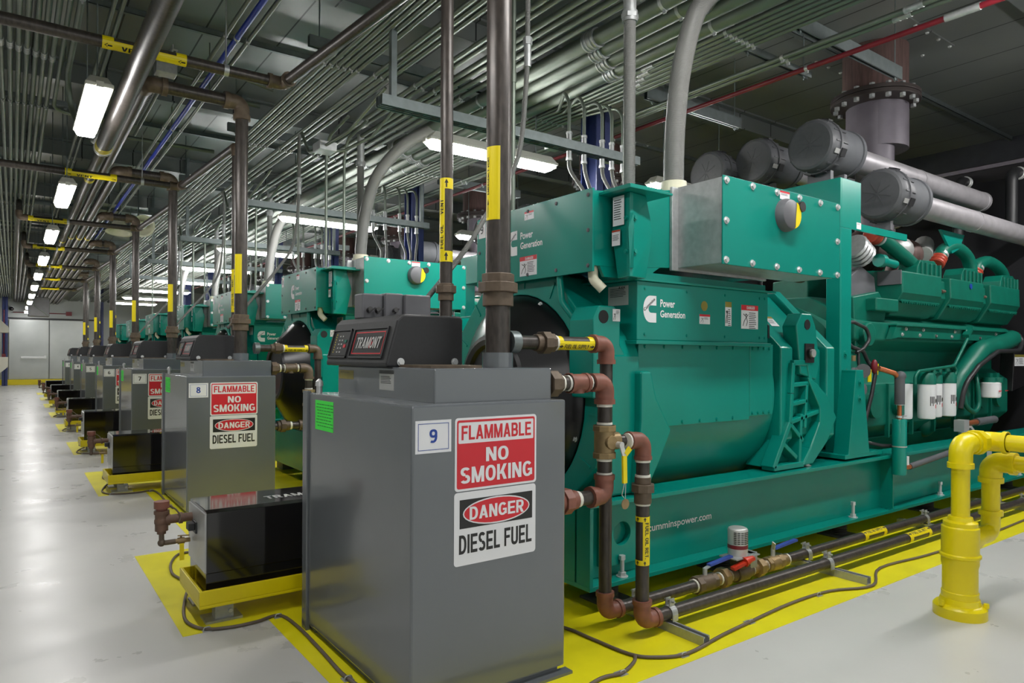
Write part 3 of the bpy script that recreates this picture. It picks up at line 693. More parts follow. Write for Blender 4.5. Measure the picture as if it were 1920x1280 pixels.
# ---------------------------------------------------------------- fuel pipework by the tanks
def nut(mb, p, q, r): return mb.cyl(p, q, r, 8, rot=.39)
def tapering(mb, p, q, r): return mb.cyl(p, q, r, 16)
def wraplabel_x(parent, x0, x1, y, z, R, s, q0, full=True):
    """pipe label round a pipe along X, text centred at angle q0 in the YZ plane"""
    lb = MB()
    def ring(xa, xb, a, b, k):
        f = lambda q, xx, rr: (xx, y + rr * math.cos(q), z + rr * math.sin(q))
        for i in range(k):
            u, v = a + (b - a) * i / k, a + (b - a) * (i + 1) / k
            lb._loft([[f(u, xa, rr), f(v, xa, rr), f(v, xb, rr), f(u, xb, rr)] for rr in (R, R + .0006)], True)
    e = (x1 - x0) * .14
    ring(x0, x0 + e, 0, 2 * PI, 16); ring(x1 - e, x1, 0, 2 * PI, 16); ring(x0 + e, x1 - e, q0 - .8, q0 + .8, 8)
    p = build('pipe_label', lb, 'label', parent)
    w = lambda v: Vector((v.x, y + (R + .001) * math.cos(v.y), z + (R + .001) * math.sin(v.y)))
    lettering([(s, Vector((x0 + e * 1.2, q0 + .32, 0)), XP * (x1 - x0 - 2.4 * e), Vector((0, -.64, 0)), .0)], 'sblack', p, wrap=w)
    am = MB()
    for xx in (x0 + .1 * e, x1 - .9 * e):
        for rr0 in (0,):
            am._loft([[w(Vector((xx + a, q0 + b, 0))) + Vector((0, rr * math.cos(q0), rr * math.sin(q0))) for a, b in ((0, .1), (e * .4, .1), (e * .4, .3), (e * .8, 0), (e * .4, -.3), (e * .4, -.1), (0, -.1))] for rr in (0, .0005)], False)
    build('arrow', am, 'sblack', p)
def supply():
    y, xv, z = 2.26, 2.163, 1.278
    t = thing('fuel_supply_pipe', (2.1, y, .04), '', 'pipe', 'fuel oil supply lines')
    b = MB().cyl((1.62, y, z), (1.66, y, z), .046, 16); build('weld_collar', b, 'strut', t)
    build('pipe', MB().cyl((1.65, y, z), (1.77, y, z), .029, 14).cyl((1.80, y, z), (2.10, y, z), .029, 14).cyl((xv, y, z - .06), (xv, y, .13), .029, 14), 'iron', t)
    u = MB().cyl((1.755, y, z), (1.785, y, z), .036, 14); nut(u, (1.785, y, z), (1.825, y, z), .050); nut(u, (1.825, y, z), (1.85, y, z), .042); build('union', u, 'malle', t, .002)
    tb = MB()
    for x in (1.757, 1.855): tb.cyl((x, y, z), (x + .01, y, z), .0335, 14)
    build('thread_seal', tb, 'tape', t)
    e = MB().tube([(2.085, y, z), (xv, y, z), (xv, y, z - .08)], .037, 14, .062).cyl((2.075, y, z), (2.095, y, z), .042, 14).cyl((xv, y, z - .07), (xv, y, z - .09), .042, 14); build('elbow', e, 'rust', t)
    e = MB().tube([(xv, y, .155), (xv, y, .072), (xv + .08, y, .072)], .037, 14, .062).cyl((xv, y, .145), (xv, y, .165), .042, 14).cyl((xv + .07, y, .072), (xv + .09, y, .072), .042, 14); build('elbow', e, 'rust', t)
    wraplabel_x(t, 1.862, 2.068, y, z, .0296, 'FUEL OIL SUPPLY', -PI / 2 - 1.05)
    return t
def ret():
    y, x1, x2 = 2.14, 2.04, 2.222; y2 = 2.09
    t = thing('fuel_return_pipe', (2.1, y, .04), '', 'pipe', 'fuel oil return lines')
    P = MB().cyl((1.7175, y, 1.112), (1.965, y, 1.112), .030, 14).cyl((x1, y, 1.06), (x1, y, .67), .030, 14).cyl((1.7325, y, .632), (1.98, y, .632), .030, 14)
    P.cyl((x1 + .05, y - .01, .862), (x2 - .05, y2, .862), .026, 14).cyl((x2, y2, .81), (x2, y2, .12), .030, 14); build('pipe', P, 'iron', t)
    u = MB(); nut(u, (1.722, y, 1.112), (1.765, y, 1.112), .056); nut(u, (1.765, y, 1.112), (1.785, y, 1.112), .044); build('union', u, 'malle', t, .002)
    tee = MB().cyl((1.835, y, 1.112), (1.935, y, 1.112), .038, 14).cyl((1.835, y, 1.112), (1.85, y, 1.112), .042, 14).cyl((1.92, y, 1.112), (1.935, y, 1.112), .042, 14).cyl((1.885, y, 1.112), (1.885, y, 1.07), .03, 12); build('tee', tee, 'rust', t)
    build('elbow', MB().tube([(1.96, y, 1.112), (x1, y, 1.112), (x1, y, 1.03)], .040, 14, .065).cyl((x1, y, 1.04), (x1, y, 1.02), .045, 14), 'rust', t)
    v = MB(); v.cyl((x1, y, .79), (x1, y, .93), .044, 16); nut(v, (x1, y, .79), (x1, y, .815), .052); nut(v, (x1, y, .905), (x1, y, .93), .052); v.cyl((x1, y, .862), (x1 + .065, y - .015, .862), .038, 14).cyl((x1, y - .05, .86), (x1, y, .86), .03, 12)
    va = build('three_way_valve', v, 'brass', t, .003)
    build('handle', MB().cyl((x1 + .03, y - .075, .85), (x1 + .03, y - .04, .85), .014, 12).bar((x1 + .03, y - .07, .85), (x1 + .045, y - .075, .80), .022, .006, (0, 1, 0)), 'chrome', va)
    build('handle_sleeve', MB().bar((x1 + .043, y - .075, .805), (x1 + .043, y - .078, .69), .022, .010, (0, 1, 0)).bar((x1 + .05, y - .075, .81), (x1 + .075, y - .077, .835), .022, .008, (0, 1, 0)), 'label', va)
    build('tag_wire', MB().tube([(x1 + .05, y - .077, .69), (x1 + .055, y - .07, .62), (x1 + .035, y - .07, .64), (x1 + .043, y - .077, .69)], .002, 5), 'chrome', va)
    build('valve_tag', MB().cyl((x1 + .055, y - .072, .60), (x1 + .055, y - .069, .60), .022, 16), 'brass', va)
    build('elbow', MB().tube([(x1, y, .71), (x1, y, .632), (x1 - .075, y, .632)], .040, 14, .06).cyl((x1, y, .70), (x1, y, .72), .045, 14).cyl((x1 - .065, y, .632), (x1 - .085, y, .632), .045, 14), 'rust', t)
    u = MB(); nut(u, (1.80, y, .632), (1.84, y, .632), .054); u.cyl((1.775, y, .632), (1.80, y, .632), .042, 14).cyl((1.84, y, .632), (1.875, y, .632), .040, 14); build('union', u, 'rust', t, .002)
    build('elbow', MB().tube([(x2 - .085, y2, .862), (x2, y2, .862), (x2, y2, .78)], .036, 14, .06).cyl((x2 - .075, y2, .862), (x2 - .09, y2, .862), .040, 14).cyl((x2, y2, .79), (x2, y2, .775), .040, 14), 'rust', t)
    u = MB(); u.cyl((x2, y2, .70), (x2, y2, .67), .036, 14); nut(u, (x2, y2, .67), (x2, y2, .635), .052); u.cyl((x2, y2, .635), (x2, y2, .585), .038, 14); build('union', u, 'malle', t, .002)
    build('elbow', MB().tube([(x2, y2, .155), (x2, y2, .072), (x2 + .08, y2, .072)], .038, 14, .062).cyl((x2, y2, .145), (x2, y2, .165), .043, 14).cyl((x2 + .07, y2, .072), (x2 + .09, y2, .072), .043, 14), 'rust', t)
    tb = MB()
    for p, q in (((1.79, y, 1.112), (1.80, y, 1.112)), ((1.825, y, 1.112), (1.835, y, 1.112)), ((1.937, y, 1.112), (1.948, y, 1.112)), ((x1, y, 1.02), (x1, y, 1.008)), ((x1, y, .932), (x1, y, .942)), ((x1, y, .788), (x1, y, .778)), ((x1, y, .722), (x1, y, .730)), ((1.88, y, .632), (1.895, y, .632)), ((x2 - .092, y2, .862), (x2 - .10, y2, .862)), ((x2, y2, .773), (x2, y2, .764)), ((x2, y2, .71), (x2, y2, .70)), ((x2, y2, .585), (x2, y2, .577))): tb.cyl(p, q, .0335, 14)
    build('thread_seal', tb, 'tape', t)
    # RET label on the drop
    R = .0306; a0 = math.atan2(-y2, -x2); zl, zh = .32, .53; lb = MB()
    def vs(z0, z1, a, b, k=8):
        f = lambda q, zz, rr: (x2 + rr * math.cos(q), y2 + rr * math.sin(q), zz)
        for i in range(k):
            q0, q1 = a + (b - a) * i / k, a + (b - a) * (i + 1) / k
            lb._loft([[f(q0, z0, rr), f(q1, z0, rr), f(q1, z1, rr), f(q0, z1, rr)] for rr in (R, R + .0006)], True)
    vs(zl, zl + .022, -PI, PI, 20); vs(zh - .022, zh, -PI, PI, 20); vs(zl + .022, zh - .022, a0 + .05, a0 + 1.5)
    p = build('pipe_label', lb, 'label', t)
    wr2 = lambda v: Vector((x2 + (R + .001) * math.cos(a0 + v.x), y2 + (R + .001) * math.sin(a0 + v.x), v.z))
    lettering([('FUEL OIL RET.', Vector((.38, 0, zh - .025)), -ZP * .155, Vector((.6, 0, 0)), .01)], 'sblack', p, wrap=wr2)
    am = MB()
    for zz in (zl, zh - .022):
        for c in (-.7, .35): am._loft([[(x2 + rr * math.cos(a0 + c + s), y2 + rr * math.sin(a0 + c + s), zz + h_) for s, h_ in ((-.07, .003), (.07, .003), (.07, .011), (.22, .011), (0, .02), (-.22, .011), (-.07, .011))] for rr in (R + .0008, R + .0014)], False)
    build('arrow', am, 'sblack', p)
    return t
su9, re9 = supply(), ret()
for n in UN:
    d = (0, DT[n], 0)
    for r, s in ((su9, 'dark fuel supply pipe with red oxide elbows and yellow label, leaving tank number %s'), (re9, 'fuel return pipe with brass valve and union nuts beside tank number %s')):
        o = r if n == 9 else dup(r, d)
        o['label'] = s % NW[n]
        if n != 9:
            for ch in o.children:
                if ch.name.split('.')[0] in ('elbow', 'tee', 'union'):
                    ch.material_slots[0].link = 'OBJECT'; ch.material_slots[0].material = M['malle']
# long floor pipes in front of the first generator
def clamp(parent, x, y, z, r):
    b = MB()
    for i in range(12):
        a, c = -.3 + (PI + .6) * i / 12, -.3 + (PI + .6) * (i + 1) / 12
        f = lambda q, xx, rr: (xx, y + rr * math.cos(q), z + rr * math.sin(q))
        b._loft([[f(a, x - .018, rr), f(c, x - .018, rr), f(c, x + .018, rr), f(a, x + .018, rr)] for rr in (r + .0005, r + .004)], False)
    for s in (-1, 1): b.box(x - .018, y + s * (r + .002) - .003, .041, x + .018, y + s * (r + .002) + .003, z)
    b.box(x - .016, y - .014, z + r, x + .016, y - .008, z + r + .035).box(x - .016, y + .008, z + r, x + .016, y + .014, z + r + .035).cyl((x, y - .03, z + r + .022), (x, y + .03, z + r + .022), .005, 8)
    return build('pipe_clamp', b, 'galv', parent, .001)
t = thing('floor_return_pipe', (5.5, 2.09, .04), 'outer dark fuel pipe with yellow band running along the floor before the first generator', 'pipe')
build('pipe', MB().cyl((2.31, 2.09, .072), (8.9, 2.06, .072), .030, 16), 'iron', t)
for x in (2.40, 3.70, 5.30, 6.6): clamp(t, x, 2.09 - .03 * (x - 2.31) / 6.6, .072, .030)
wraplabel_x(t, 4.62, 4.92, 2.077, .072, .0306, 'FUEL OIL RET.', PI / 2 + .5)
f2 = thing('floor_supply_pipe', (5.5, 2.26, .04), 'inner dark fuel pipe with valves and solenoid, nearest the green skid', 'pipe')
y, z = 2.26, .072
build('pipe', MB().cyl((2.25, y, z), (2.80, y, z), .029, 16).cyl((3.56, y, z), (8.9, y, z), .029, 16), 'iron', f2)
for x in (2.36, 3.78, 5.30, 6.6): clamp(f2, x, y, z, .029)
wraplabel_x(f2, 4.42, 4.70, y, z, .0296, 'FUEL OIL SUPPLY', PI / 2 + .5)
vb = MB(); nut(vb, (2.78, y, z), (2.82, y, z), .046); vb.cyl((2.82, y, z), (2.90, y, z), .043, 16); nut(vb, (2.90, y, z), (2.93, y, z), .044)
va = build('isolating_valve', vb, 'malle', f2, .002)
build('lever', MB().cyl((2.86, y, z + .04), (2.86, y, z + .075), .012, 10).bar((2.86, y, z + .072), (2.96, y, z + .095), .022, .005), 'chrome', va)
build('lever_grip', MB().bar((2.89, y, z + .085), (3.06, y - .01, z + .105), .026, .012), 'ublue', va)
vb = MB().cyl((2.93, y, z), (2.98, y, z), .030, 14); nut(vb, (2.98, y, z), (3.02, y, z), .054); vb.cyl((3.02, y, z), (3.06, y, z), .034, 14); build('union', vb, 'brass', f2, .002)
vb = MB().cyl((3.06, y, z), (3.24, y, z), .036, 16).cyl((3.10, y, z), (3.20, y, z), .046, 16).box(3.11, y - .035, z + .03, 3.19, y + .035, z + .085)
sv = build('solenoid_valve', vb, 'malle', f2, .004)
build('coil_can', MB().lathe((3.13, y, z + .10), (0, 0, 1), [(0, .050), (.03, .052), (.135, .052), (.142, .048), (.146, .040), (.146, .001)], 20), 'plate', sv)
build('coil_label', MB().cyl((3.13, y, z + .138), (3.13, y, z + .158), .0528, 20, cap=False), 'redp', sv)
cp_ = MB()
for q in range(7):
    for w in range(5): 
        a = -2.9 + w * .36; zz = z + .168 + q * .0095; p_ = Vector((3.13 + .0526 * math.cos(a), y + .0526 * math.sin(a), zz)); q_ = Vector((3.13 + .0526 * math.cos(a + .28), y + .0526 * math.sin(a + .28), zz)); cp_.bar(p_, q_, .002, .0045)
build('coil_print', cp_, 'sblack', sv)
build('bracket', MB().box(3.04, y - .06, z + .094, 3.24, y + .05, z + .10).box(3.20, y - .03, z + .02, 3.26, y + .03, z + .10), 'galv', sv)
build('red_lever', MB().bar((3.02, y - .05, z + .055), (3.16, y - .075, z + .095), .03, .016).cyl((3.10, y - .065, z + .08), (3.16, y - .075, z + .095), .026, 10, r2=.012), 'ured', sv)
vb = MB().cyl((3.24, y, z), (3.30, y, z), .030, 14); nut(vb, (3.29, y, z), (3.33, y, z), .052); vb.cyl((3.33, y, z), (3.38, y, z), .034, 14); nut(vb, (3.38, y, z), (3.41, y, z), .042); vb.cyl((3.41, y, z), (3.48, y, z), .042, 16); nut(vb, (3.48, y, z), (3.52, y, z), .044); vb.cyl((3.52, y, z), (3.57, y, z), .034, 14)
va = build('isolating_valve', vb, 'brass', f2, .002)
build('lever', MB().cyl((3.45, y, z + .04), (3.45, y, z + .078), .012, 10).bar((3.45, y, z + .075), (3.43, y - .02, z + .12), .022, .005, (1, 0, 0)), 'chrome', va)
build('lever_grip', MB().bar((3.46, y, z + .08), (3.66, y - .01, z + .10), .026, .012), 'ublue', va)
tb = MB()
for x in (2.77, 2.965, 3.045, 3.235, 3.365, 3.57): tb.cyl((x, y, z), (x + .01, y, z), .034, 14)
build('thread_seal', tb, 'tape', f2)
def floor_strut(x, y0, y1, lab):
    c = [(x - .0205, 0), (x + .0205, 0), (x + .0205, .041), (x + .011, .041), (x + .011, .034), (x + .0175, .034), (x + .0175, .003), (x - .0175, .003), (x - .0175, .034), (x - .011, .034), (x - .011, .041), (x - .0205, .041)]
    return tag(build('floor_channel', MB().prism(c, 'y', y0, y1), 'galv'), lab, 'channel', 'steel channels under the floor pipes')
for k, x in enumerate((2.38, 3.74, 5.30, 6.60)): floor_strut(x, 1.87, 2.44, 'galvanized channel under the floor pipes, %s from the grey tank' % ordn[k])

# ---------------------------------------------------------------- yellow gas pipe on the concrete
t = thing('yellow_pipe_stand', (3.66, 1.40, 0), 'bright yellow pipe stand bolted to the concrete in front of the generator', 'pipe')
x, y = 3.66, 1.40
build('base_flange', MB().lathe((x, y, 0), (0, 0, 1), [(0, .112), (.045, .112), (.055, .104), (.06, .088), (.085, .082), (.09, .001)], 28), 'yellow', t)
build('column', MB().lathe((x, y, .06), (0, 0, 1), [(0, .078), (.055, .078), (.058, .074), (.17, .074), (.19, .079), (.215, .079), (.222, .087), (.232, .087), (.238, .079), (.36, .079), (.366, .072), (.385, .072), (.392, .055), (.41, .050), (.42, .001)], 28), 'yellow', t)
build('riser', MB().cyl((x, y, .47), (x, y, .72), .039, 20), 'yellow', t)
build('elbow', MB().tube([(x, y, .71), (x, y, .81), (x + .10, y, .81)], .050, 16, .085, 8).cyl((x, y, .70), (x, y, .725), .056, 18).cyl((x + .09, y, .81), (x + .115, y, .81), .056, 18), 'yellow', t)
u = MB().cyl((x + .11, y, .81), (x + .16, y, .81), .042, 16); nut(u, (x + .15, y, .81), (x + .20, y, .81), .062); u.tube([(x + .20, y, .81), (x + .28, y, .81), (x + .28, y - .10, .81)], .048, 16, .06); u.cyl((x + .28, y - .08, .81), (x + .28, y - .10, .81), .055, 18); build('union', u, 'yellow', t, .003)
build('branch_pipe', MB().cyl((x + .28, y - .10, .81), (x + .28, y - 2.2, .81), .040, 18), 'yellow', t)
build('lower_elbow', MB().tube([(x + .06, y, .34), (x + .36, y, .34), (x + .36, y, .45)], .042, 16, .075, 8).cyl((x + .07, y, .34), (x + .15, y, .34), .052, 16).cyl((x + .36, y, .43), (x + .36, y, .455), .054, 18), 'yellow', t)
build('lower_riser', MB().cyl((x + .36, y, .45), (x + .36, y, .62), .040, 18), 'yellow', t)
build('elbow', MB().tube([(x + .36, y, .60), (x + .36, y, .70), (x + .36, y - .10, .70)], .050, 16, .085, 8).cyl((x + .36, y, .595), (x + .36, y, .62), .056, 18).cyl((x + .36, y - .085, .70), (x + .36, y - .11, .70), .056, 18), 'yellow', t)
build('branch_pipe', MB().cyl((x + .36, y - .10, .70), (x + .36, y - 2.2, .70), .040, 18), 'yellow', t)
build('anchor_bolt', MB().hexa((x - .1, y + .04, .055), (x - .1, y + .04, .08), .012).hexa((x + .03, y - .1, .055), (x + .03, y - .1, .075), .012), 'yellow', t)

# ---------------------------------------------------------------- sensor cables on the floor
def cable(pts, lab, clips=()):
    q = smooth([(a, b, .009) for a, b in pts]); t = thing('floor_cable', (pts[0][0], pts[0][1], 0), lab, 'cable')
    build('cable', MB().tube(q, .0075, 8), 'cable', t)
    for a, b in clips: build('cable_clip', MB().box(a - .02, b - .012, .0, a + .02, b + .03, .004).tube([(a - .016, b, .0), (a - .012, b, .018), (a + .012, b, .018), (a + .016, b, 0)], .003, 6, .008), 'galv', t)
    return t
loop = [(.90, 4.58), (.82, 4.57), (.75, 4.40), (.72, 4.19), (.74, 4.05), (.76, 3.9), (.72, 3.80), (.66, 3.55), (.645, 3.38), (.69, 3.26), (.786, 3.215), (.901, 3.212), (1.01, 3.23), (1.035, 3.05), (1.03, 2.746), (1.02, 2.505), (1.03, 2.35), (1.02, 2.1), (1.0, 1.9)]
for n in UN[:5]:
    cable([(a, b + DT[n]) for a, b in loop[: (None if n == 9 else 17)]], 'brown cable clipped round the yellow tray by tank number %s' % NW[n - 1], [(.70, 3.25 + DT[n]), (1.005, 3.225 + DT[n]), (1.025, 2.45 + DT[n])])
cable([(1.74, 2.85), (1.90, 2.6), (2.00, 2.36), (2.02, 2.19), (2.042, 1.99), (2.108, 1.906), (2.242, 1.856), (2.507, 1.89), (2.718, 1.91), (3.115, 1.94), (3.443, 1.926), (3.72, 1.84), (4.066, 1.97), (4.581, 1.93), (5.2, 1.91), (6.2, 1.93)], 'brown cable snaking along the edge of the yellow floor paint', [(2.22, 1.856), (2.75, 1.912), (3.35, 1.93)])
cable([(2.05, 1.965), (2.0, 1.925), (1.893, 1.886), (1.80, 1.90), (1.6, 1.86), (1.3, 1.84)], 'short brown cable branching off in front of the nearest tank', [(1.90, 1.886)])
# ---------------------------------------------------------------- generator sets
def screws(parent, pts, nrm, r=.011, m='chrome', name='screw', dome=True):
    b = MB(); nrm = Vector(nrm)
    for p in pts:
        p = Vector(p)
        b.cyl(p - nrm * .001, p + nrm * .003, r * 1.45, 10)
        b.hexa(p + nrm * .003, p + nrm * r * .9, r)
    return build(name, b, m, parent)
def logo(parent, o, fr, w, h, full=True):
    me = MB(); b = me.b; n = 12; ou = [(w, h)]; inn = [(w, .64 * h)]
    for k in range(n + 1):
        a = PI / 2 + PI * k / n; ou.append((.52 * w + .52 * w * math.cos(a), h / 2 + h / 2 * math.sin(a))); inn.append((.60 * w + .20 * w * math.cos(a), .5 * h + .14 * h * math.sin(a)))
    ou.append((w, 0)); inn.append((w, .36 * h))
    A = [b.verts.new(at(o, fr, x, y, .0008)) for x, y in ou]; B = [b.verts.new(at(o, fr, x, y, .0008)) for x, y in inn]
    for k in range(len(A) - 1): b.faces.new((A[k], A[k + 1], B[k + 1], B[k]))
    p = build('logo', me, 'white', parent)
    if full:
        d = (fr[0] * .84 + fr[1] * .46 * h / w); e = Vector(d).normalized(); up = fr[2].cross(e)
        lettering([('Cummins', at(o, fr, .09 * w, .40 * h, .0016), d * w * .98, up * h * .12)], 'sblack', p)
    return p
def brand(parent, o, fr, s):
    """logo mark and the two-line lettering; s = logo height"""
    logo(parent, o, fr, s * .70, s)
    lettering([('Power', at(o, fr, s * .92, s * .60, .0008), fr[0] * s * .82, fr[1] * s * .29, .022), ('Generation', at(o, fr, s * .92, s * .21, .0008), fr[0] * s * 1.42, fr[1] * s * .27, .022)], 'white', parent, 'brand_lettering')
def ibeam(y0, y1, z0, z1, x0, x1, mb, yc=None):
    yc = (y0 + y1) / 2 if yc is None else yc
    mb.box(x0, y0, z0, x1, y1, z0 + .022).box(x0, y0, z1 - .022, x1, y1, z1).box(x0, yc - .008, z0 + .022, x1, yc + .008, z1 - .022); return mb
def cleaner(g, x, y, z, xe, full=True):
    """air cleaner canister, face towards -X"""
    r = .196
    c = MB().lathe((x, y, z), XP, [(.0, r - .03), (.008, r - .012), (.03, r), (.09, r + .002), (.092, r + .012), (.115, r + .012), (.117, r - .004), (.20, r - .004), (.21, r - .012)], 36)
    a = build('air_cleaner_cover', c, 'cap', g)
    st = MB()
    for k in range(8):
        q = 2 * PI * k / 8 + .3; u = Vector((0, math.cos(q), math.sin(q)))
        st.bar(Vector((x - .001, y, z)) + u * .012, Vector((x - .001, y, z)) + u * .105, .004, .004, (1, 0, 0))
    for k in range(14):
        q = 2 * PI * k / 14; u = Vector((0, math.cos(q), math.sin(q))); w = Vector((0, -u.z, u.y))
        st.bar(Vector((x + .035, y, z)) + u * (r + .001), Vector((x + .2, y, z)) + u * (r - .001), .012, .008, u)
    build('rib', st, 'cap', a)
    lt = MB(); q = -2.75; u = Vector((0, math.cos(q), math.sin(q)))
    lt.bar(Vector((x + .03, y, z)) + u * (r + .006), Vector((x + .095, y, z)) + u * (r + .006), .035, .006, u)
    build('clip_label', lt, 'plate', a)
    cv = MB()
    for q in (-2.75, -1.2, .4, 1.9):
        u = Vector((0, math.cos(q), math.sin(q))); cv.bar(Vector((x + .10, y, z)) + u * (r + .01), Vector((x + .16, y, z)) + u * (r + .012), .06, .02, u)
    build('clip', cv, 'rubber', a)
    b = MB().lathe((x + .205, y, z), XP, [(0, r - .014), (.25, r - .014), (.252, r - .004), (.29, r - .004), (.30, r - .02), (.33, r - .03), (.35, .125)], 36)
    build('air_cleaner_body', b, 'insul', g)
    d = MB().cyl((x + .54, y, z), (x + .62, y, z), .118, 24); build('hose_cuff', d, 'rubber', g)
    if full: build('intake_tube', MB().cyl((x + .60, y, z), (xe, y, z), .094, 24).cyl((x + 1.75, y, z), (x + 1.78, y, z), .098, 24).cyl((xe - .05, y, z), (xe, y, z), .10, 24), 'alu', g)
def genset():
    g = thing('generator_set', (5.5, 3.12, 0), '', 'generator', 'green diesel generator sets in a row')
    G = 'green'
    # --- skid
    for k, (y0, y1) in enumerate(((2.38, 2.58), (3.66, 3.86))):
        rail = build('skid_rail', ibeam(y0, y1, .12, .531, 2.18, 8.95, MB()), G, g, .002)
        st = MB()
        for x in ((5.10, 7.15) if k == 0 else (5.10,)): st.box(x, y0 + .005, .142, x + .014, (y0 + y1) / 2, .509)
        build('stiffener', st, G, rail)
        if k == 0:
            N = 32; o = []; i_ = []
            for j in range(N):
                a = 2 * PI * j / N + PI / 4; c, s = math.cos(a), math.sin(a); q = max(abs(c), abs(s)); o.append((2.445 + .135 * c / q, .348 + .15 * s / q)); i_.append((2.445 + .058 * c, .348 + .058 * s))
            lp = MB().ring(o, i_, 'y', 2.442, 2.474); lp.cyl((2.445, 2.4725, .348), (2.445, 2.474, .348), .0575, 24)
            build('lifting_plate', MB().ring(o, i_, 'y', 2.435, 2.472), G, rail, .002)
            lettering([('www.cumminspower.com', (2.515, 2.4712 - .001, .303), XP * .665, ZP * .048, .012)], 'white', rail, 'web_address')
            wl = build('white_label', MB().quad((7.0, 2.470, .26), XP * .11, ZP * .2, -YP), 'white', rail)
    for a in ((2.18, 2.38, .142, 2.20, 3.86, .509), (4.9, 2.585, .14, 5.1, 3.655, .5), (8.7, 2.585, .14, 8.95, 3.655, .5)): build('cross_member', MB().box(*a), G, g)
    for k, x in enumerate((2.43, 3.34, 4.62, 5.95, 7.6)):
        b = MB().cyl((x, 2.42, .141), (x, 2.42, .146), .030, 14).hexa((x, 2.42, .146), (x, 2.42, .164), .020).cyl((x, 2.42, .164), (x, 2.42, .225), .011, 10).hexa((x, 2.42, .225), (x, 2.42, .246), .017)
        build('levelling_bolt', b, 'chrome', g)
        s = MB().box(x - .10, 2.42, 0, x + .10, 2.62, .012).box(x - .08, 2.44, .10, x + .08, 2.6, .12)
        for q in range(7): s.lathe((x, 2.52, .014 + q * .0125), ZP, [(0, .045), (.004, .055), (.008, .045)], 12)
        build('spring_mount', s, 'sgrey', g)
        build('spring_mount', MB().box(x - .1, 3.66, 0, x + .1, 3.86, .12), 'sgrey', g)
    # --- alternator
    cy, cz = 3.12, 1.0
    barrel = build('alternator_barrel', MB().lathe((2.52, cy, cz), XP, [(0, .60), (.03, .655), (1.25, .655), (1.29, .62)], 56), G, g)
    sp = MB().box(2.57, 2.452, .855, 3.50, 2.56, 1.30).box(3.503, 2.452, .875, 3.735, 2.56, 1.30); side = build('side_cover', sp, G, g, .004)
    for p in [(2.62 + i * .145, 2.452, z) for i in range(6) for z in (.875, 1.275)] + [(3.53 + i * .055, 2.452, z) for i in range(4) for z in (.895, 1.275)]: screws(side, [p], -YP, .008, G)
    # fan end frame with cowl
    oct_ = lambda R, n=8, o=PI / 8: [(cy + R * math.cos(o + 2 * PI * k / n), cz + R * math.sin(o + 2 * PI * k / n)) for k in range(n)]
    circ = lambda R, n=40: [(cy + R * math.cos(2 * PI * k / n), cz + R * math.sin(2 * PI * k / n)) for k in range(n)]
    def octn(R, n=40):
        out = []
        for k in range(n):
            a = 2 * PI * k / n; m = (a - PI / 8) % (PI / 4) - PI / 8; out.append((cy + R * math.cos(PI / 8) / math.cos(m) * math.cos(a), cz + R * math.cos(PI / 8) / math.cos(m) * math.sin(a)))
        return out
    ef = build('fan_end_frame', MB().ring(octn(.74), circ(.565), 'x', 2.30, 2.56), G, g, .006)
    rb = MB()
    for k in range(16):
        a = 2 * PI * k / 16 + .1; rb.bar((2.31, cy + .60 * math.cos(a), cz + .60 * math.sin(a)), (2.31, cy + .69 * math.cos(a), cz + .69 * math.sin(a)), .012, .03, (1, 0, 0))
    build('rib', rb, G, ef)
    build('lifting_lug', MB().prism([(2.25, 1.02), (2.25, 1.40), (2.29, 1.47), (2.39, 1.47), (2.43, 1.43), (2.43, 1.28), (2.56, 1.10), (2.50, 1.02)], 'y', 2.44, 2.62), G, ef, .008)
    build('lug_hole', MB().cyl((2.315, 2.442, 1.415), (2.315, 2.438, 1.415), .032, 20), 'dark', ef)
    small_label(ef, at((2.375, 2.4385, 1.395), FRONT, 0, 0), FRONT, .05, .06, None, 'warning_label', True, 12)
    cw = MB().lathe((2.04, cy - .10, cz + .06), XP, [(.06, .19), (.0, .225), (-.01, .25), (.0, .275), (.02, .285)], 36)
    # eccentric cone from inlet to the end frame
    n = 40; A = [(2.06, cy - .10 + .285 * math.cos(2 * PI * k / n), cz + .06 + .285 * math.sin(2 * PI * k / n)) for k in range(n)]
    Bm = [(2.24, cy - .02 + .50 * math.cos(2 * PI * k / n), cz + .01 + .50 * math.sin(2 * PI * k / n)) for k in range(n)]
    Cc = [(2.29, cy + .56 * math.cos(2 * PI * k / n), cz + .56 * math.sin(2 * PI * k / n)) for k in range(n)]; Dd = [(2.31, p[1], p[2]) for p in Cc]
    cw._loft([A, Bm, Cc, Dd], True, False, False)
    co = build('fan_cowl', cw, 'cowl', g)
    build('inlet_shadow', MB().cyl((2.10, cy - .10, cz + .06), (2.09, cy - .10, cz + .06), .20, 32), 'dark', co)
    screws(co, [(2.285, cy + .545 * math.cos(a), cz + .545 * math.sin(a)) for a in (1.2, 2.0, 2.75, 3.5, 4.3, 5.2)], -XP, .012)
    # drive end housing
    dh = MB().prism(oct_(.735), 'x', 3.80, 3.93).prism(oct_(.70), 'x', 3.93, 4.30).prism(oct_(.745), 'x', 4.30, 4.40).prism(oct_(.62), 'x', 4.40, 4.62)
    de = build('coupling_housing', dh, G, g, .010)
    build('guard_opening', MB().prism([(2.52, 1.42), (2.72, 1.62), (2.78, 1.62), (2.52, 1.34)], 'x', 3.785, 3.80), 'dark', de)
    build('lifting_lug', MB().prism([(3.98, 1.12), (3.93, 1.42), (3.99, 1.50), (4.10, 1.50), (4.15, 1.42), (4.20, 1.18), (4.16, 1.08)], 'y', 2.42, 2.52), G, de, .008)
    build('lug_hole', MB().cyl((4.05, 2.421, 1.43), (4.05, 2.417, 1.43), .032, 20), 'dark', de)
